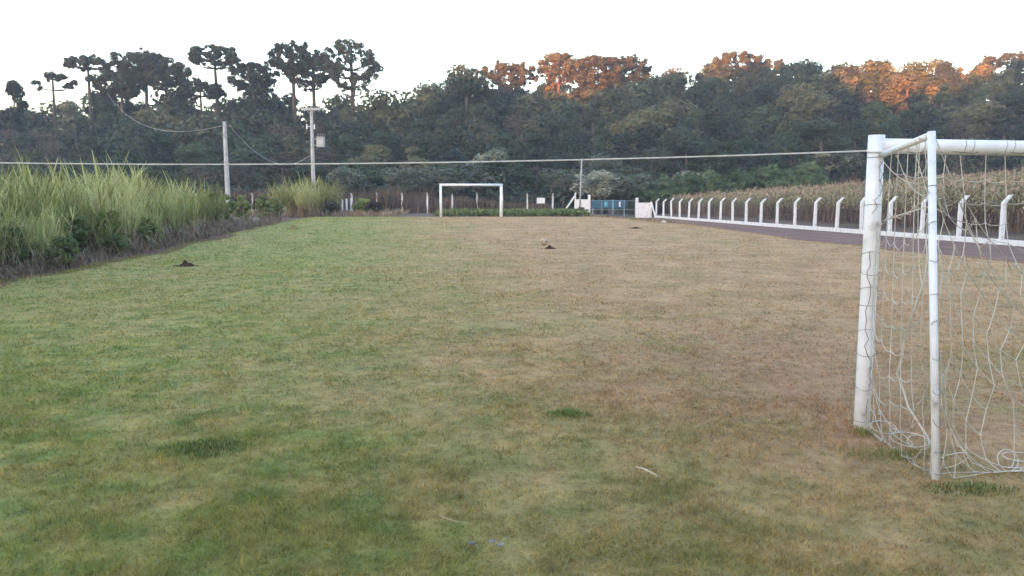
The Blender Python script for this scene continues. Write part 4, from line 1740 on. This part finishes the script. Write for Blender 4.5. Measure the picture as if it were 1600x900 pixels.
m = MB()
R.seed(82)
zs = [.12, .34, .55, .72, .88, 1.02, 1.16, 1.30, 1.62, 1.93]
for z in zs:
    ring(m, (0, 0, z + R.uniform(-.04, .04)), (0, 0, 1), pr + .003, .0017, R.uniform(-.025, .025))
zz = .1
a = -1.2
path = []
while zz < 1.3:
    path.append(Vector((math.cos(a) * (pr + .003), math.sin(a) * (pr + .003), zz)))
    a += R.uniform(-.5, .5)
    a = max(-2.4, min(-.4, a))
    zz += R.uniform(.03, .07)
m.tube(path, .0024, 4)
path2 = [Vector((math.cos(q) * (pr + .003), math.sin(q) * (pr + .003), 1.55 + .4 * i / 9)) for i, q in enumerate([-2.2, -1.6, -2.0, -1.2, -.8, -1.4, -.9, -1.7, -1.1, -.6])]
m.tube(path2, .0024, 4)
m.build('post_twine', M['twine'], root)
m = MB()
for z in [.08, .2, .38, .55, .74, .93, 1.1, 1.3, 1.5, 1.72]:
    c = Vector((bot.x, bot.y, 0)).lerp(Vector((top.x, top.y, top.z)), z / top.z)
    c.z = z
    m = MB()
    ring(m, c, (top - bot), .0225, .0018, R.uniform(-.03, .03))
    m.build('twine_ring', M['twine'], root)
m = MB()
x = .2
path = []
while x < WG - .1:
    path.append(Vector((x, -pr * .75, HG - pr * .98 - .035 + R.uniform(-.006, .006) + .012 * math.sin(x * 17))))
    if int(x * 10) % 3 == 0:
        ring(m, (x, 0, HG - pr * .98), (1, 0, 0), pr + .003, .0018, .01)
    x += .06
m.tube(path, .0024, 4)
m.build('crossbar_twine', M['twine'], root)

# ------------------------------------------------------------------ rope from the goal post across the field end
ra = Vector((gp.x - .07, gp.y - .02, at(1352, 236, gp.y).z))
rbp = Vector((-6.3, 6.6, at(10, 251, 6.6).z + .03))
m = MB()
m.tube(hang(ra, rbp, .075, 40), .0056, 6)
ring(m, (gp.x, gp.y, ra.z), (0, 0, 1), pr + .006, .006, .01)
tag(m.build('rope', M['rope']), 'pale taut rope tied to the near goal post and stretched across the field end', 'rope')
root = empty('rope_post', (rbp.x - .05, rbp.y, g1(rbp.x, rbp.y)))
tag(root, 'weathered wooden post holding the free end of the rope', 'post')
m = MB()
m.tube([(0, 0, -.4), (.01, 0, 1.0), (-.02, 0, 2.25)], [.075, .07, .06], 9)
m.build('shaft', M['wood'], root, True)
m = MB()
ring(m, (-.015, 0, rbp.z - root.location.z), (0, 0, 1), .068, .006)
m.build('rope_tie', M['rope'], root)


# ------------------------------------------------------------------ small things on the field
def heap(name, px, py, wdt, h, mat, label, cat, seed, n=14):
    R.seed(seed)
    p = ground(px, py)
    m = MB()
    rings = [(1.0, -.05), (.86, .22), (.62, .62), (.3, .92), (.02, 1.0)]
    vs = []
    for rr, zz in rings:
        for k in range(n):
            a = 6.283 * k / n
            j = R.uniform(.7, 1.15)
            vs.append((math.cos(a) * wdt * .5 * rr * j, math.sin(a) * wdt * .4 * rr * j, max(-.05, zz * h * R.uniform(.6, 1.2) * (.75 + .4 * math.sin(a * 2 + seed)))))
    fs = [(i * n + k, i * n + (k + 1) % n, (i + 1) * n + (k + 1) % n, (i + 1) * n + k) for i in range(len(rings) - 1) for k in range(n)]
    m.add(vs, fs)
    for k in range(70):        # crumbs
        a = R.random() * 6.28
        rr = wdt * R.uniform(.2, .75)
        s = R.uniform(.01, .022)
        m.box((math.cos(a) * rr, math.sin(a) * rr * .8, .015 + max(0, h * (1 - rr / (wdt * .5))) * .6), (s, s, s), Matrix.Rotation(R.random() * 3, 3, rvec()))
    o = m.build(name, mat)
    o.location = p
    tag(o, label, cat, None)
    return o


heap('earth_mound', 291, 416, .38, .13, M['mound'], 'dark red earth mound on the green grass near the tall grass', 'mound', 91)
heap('earth_mound', 859, 389, .36, .10, M['mound'], 'dark red earth mound beside the old ball', 'mound', 92)
heap('earth_mound', 458, 357, .42, .16, M['mound_pale'], 'small orange earth mound on the green grass before the transformer pole', 'mound', 93)
heap('earth_mound', 993, 357, .55, .07, M['mound'], 'flat brown earth patch on the straw grass before the gate', 'mound', 94)
heap('soil_heap', 562, 337.2, 1.3, .35, M['mound_pale'], 'orange soil heap at the far field edge by the short white posts', 'soil heap', 95)

# ball
pb = ground(850, 383)
root = empty('ball', (pb.x, pb.y, pb.z + .005))
tag(root, 'scuffed cream football lying beside the earth mound', 'ball')
m = MB()
rb_ = .12
prof = [(max(.001, rb_ * math.sin(math.pi * i / 12)), rb_ - rb_ * math.cos(math.pi * i / 12)) for i in range(13)]
m.lathe(prof, (0, 0, 0), 18)
m.build('cover', M['ball'], root, True)
gold = (1 + 5 ** .5) / 2
for sx, sy_, sz in [(0, a, b * gold) for a in (-1, 1) for b in (-1, 1)] + [(a, b * gold, 0) for a in (-1, 1) for b in (-1, 1)] + [(a * gold, 0, b) for a in (-1, 1) for b in (-1, 1)]:
    nn = Vector((sx, sy_, sz)).normalized()
    u = nn.orthogonal().normalized()
    v = nn.cross(u)
    m = MB()
    pts = [nn * (rb_ + .002) + (u * math.cos(6.283 * k / 5) + v * math.sin(6.283 * k / 5)) * .038 for k in range(5)]
    pts = [Vector((0, 0, rb_)) + p.normalized() * (rb_ + .0015) for p in pts]
    m.add(pts + [Vector((0, 0, rb_)) + nn * (rb_ + .0025)], [(k, (k + 1) % 5, 5) for k in range(5)])
    m.build('panel', M['ball_dark'], root)

# stick
s0, s1 = ground(994, 737), ground(1029, 752)
m = MB()
m.tube([s0 + Vector((0, 0, .028)), s0.lerp(s1, .4) + Vector((0, .004, .034)), s0.lerp(s1, .8) + Vector((0, 0, .03)), s1 + Vector((0, 0, .024))], [.0055, .0065, .0055, .003], 7)
tag(m.build('stick', M['stick'], None, True), 'bleached pale stick lying on the grass', 'stick')
# straw
m = MB()
c = [ground(x, yy) for x, yy in ((686, 815), (698, 820), (714, 824.5), (732, 826))]
m.tube([p + Vector((0, 0, .03)) for p in c], [.0013, .0017, .0015, .0008], 5)
tag(m.build('straw', M['stick'], None, True), 'thin curved straw lying on the grass near the lilac scraps', 'straw')
# litter scraps
R.seed(97)
for k, (px, py, s, lab) in enumerate(((737, 858, .02, 'single lilac plastic scrap lying apart in the grass'), (769, 855, .018, 'crumpled pale plastic scrap in the close pair'), (781, 860, .024, 'folded lilac plastic scrap in the close pair'))):
    p = ground(px, py)
    m = MB()
    vs = []
    for j in range(4):
        for i in range(4):
            vs.append(p + Vector(((i / 3 - .5) * s * 1.4, (j / 3 - .5) * s, .02 + R.uniform(0, .016))))
    vs += [q - Vector((0, 0, .0015)) for q in vs]
    fs = [(j * 4 + i, j * 4 + i + 1, (j + 1) * 4 + i + 1, (j + 1) * 4 + i) for j in range(3) for i in range(3)]
    fs += [tuple(16 + q for q in reversed(f_)) for f_ in fs]
    m.add(vs, fs)
    tag(m.build('plastic_scrap', M['litter']), lab, 'litter')


# pale stones
def stone(px, py, s, label):
    p = ground(px, py)
    m = MB()
    n = 8
    vs = []
    for rr, zz in ((.75, -.1), (1.0, .25), (.8, .6), (.3, .85), (.01, .9)):
        for k in range(n):
            a = 6.283 * k / n
            j = R.uniform(.85, 1.12)
            vs.append((math.cos(a) * s * rr * j, math.sin(a) * s * .8 * rr * j, zz * s))
    m.add(vs, [(i * n + k, i * n + (k + 1) % n, (i + 1) * n + (k + 1) % n, (i + 1) * n + k) for i in range(4) for k in range(n)])
    o = m.build('stone', M['stone'])
    o.location = p
    tag(o, label, 'stone')


stone(1037, 348, .16, 'white stone at the edge of the dirt track before the gate wall')
stone(400, 344, .2, 'pale stone under the small dark trees, close to the transformer pole')
stone(421, 341, .16, 'pale stone at the foot of the tall grass under the transformer pole')
stone(354, 353, .2, 'pale stone at the foot of the leaning pole')
stone(346, 361, .12, 'small pale stone at the end of the bare red soil')


# dark longer tufts of grass in the turf
def tuft(px, py, wx, wy, n, hh, label, seed, mat='tuft'):
    R.seed(seed)
    p = ground(px, py)
    L = Leaves()
    for _ in range(n):
        a = R.random() * 6.283
        rr = R.random() ** .6
        b = Vector((math.cos(a) * rr * wx, math.sin(a) * rr * wy, -.01))
        an = R.random() * 6.283
        dr = Vector((math.cos(an), math.sin(an), 0))
        h = hh * R.uniform(.5, 1.1) * (1.1 - .5 * rr)
        L.ribbon([b, b + dr * h * .25 + Vector((0, 0, h * .6)), b + dr * h * .7 + Vector((0, 0, h))], [.0025, .0028, .0004], Vector((-dr.y, dr.x, 0)))
    o = link('grass_tuft', L.mesh('grass_tuft'), M[mat])
    o.location = p
    tag(o, label, 'grass tuft')


tuft(318, 702, .30, .2, 480, .06, 'dark green longer grass tuft in the green turf', 98)
tuft(888, 648, .17, .12, 420, .06, 'small deep green tuft in the straw turf', 99)
tuft(1400, 712, .36, .12, 300, .06, 'longer yellowish grass growing along the foot of the near goal side', 100, 'cane')
tuft(1347, 678, .09, .07, 130, .06, 'yellowish grass tuft round the foot of the near goal front post', 101, 'cane')
tuft(1515, 766, .28, .10, 220, .055, 'green grass tuft round the foot of the near goal rear post', 102)

# ------------------------------------------------------------------ evening haze in the air over the valley
HAZE = 0.00055
if HAZE:
    m = MB()
    x0, x1, y0, y1, za, zb_ = -900, 900, -420, 420, -2.0, 66.0
    m.box(((x0 + x1) / 2, (y0 + y1) / 2, (za + zb_) / 2), (x1 - x0, y1 - y0, zb_ - za))
    hm = bpy.data.materials.new('evening_haze')
    hm.use_nodes = True
    nt = hm.node_tree
    nt.nodes.remove(nt.nodes['Principled BSDF'])
    pv = nt.nodes.new('ShaderNodeVolumePrincipled')
    pv.inputs['Color'].default_value = (0.84, 0.88, 1.0, 1)
    pv.inputs['Density'].default_value = HAZE
    nt.links.new(pv.outputs[0], nt.nodes['Material Output'].inputs['Volume'])
    tag(m.build('haze', hm), 'thin bluish evening haze filling the valley air', 'haze', kind='stuff')
print('TREES', ntree, 'MAIZE', nm_)
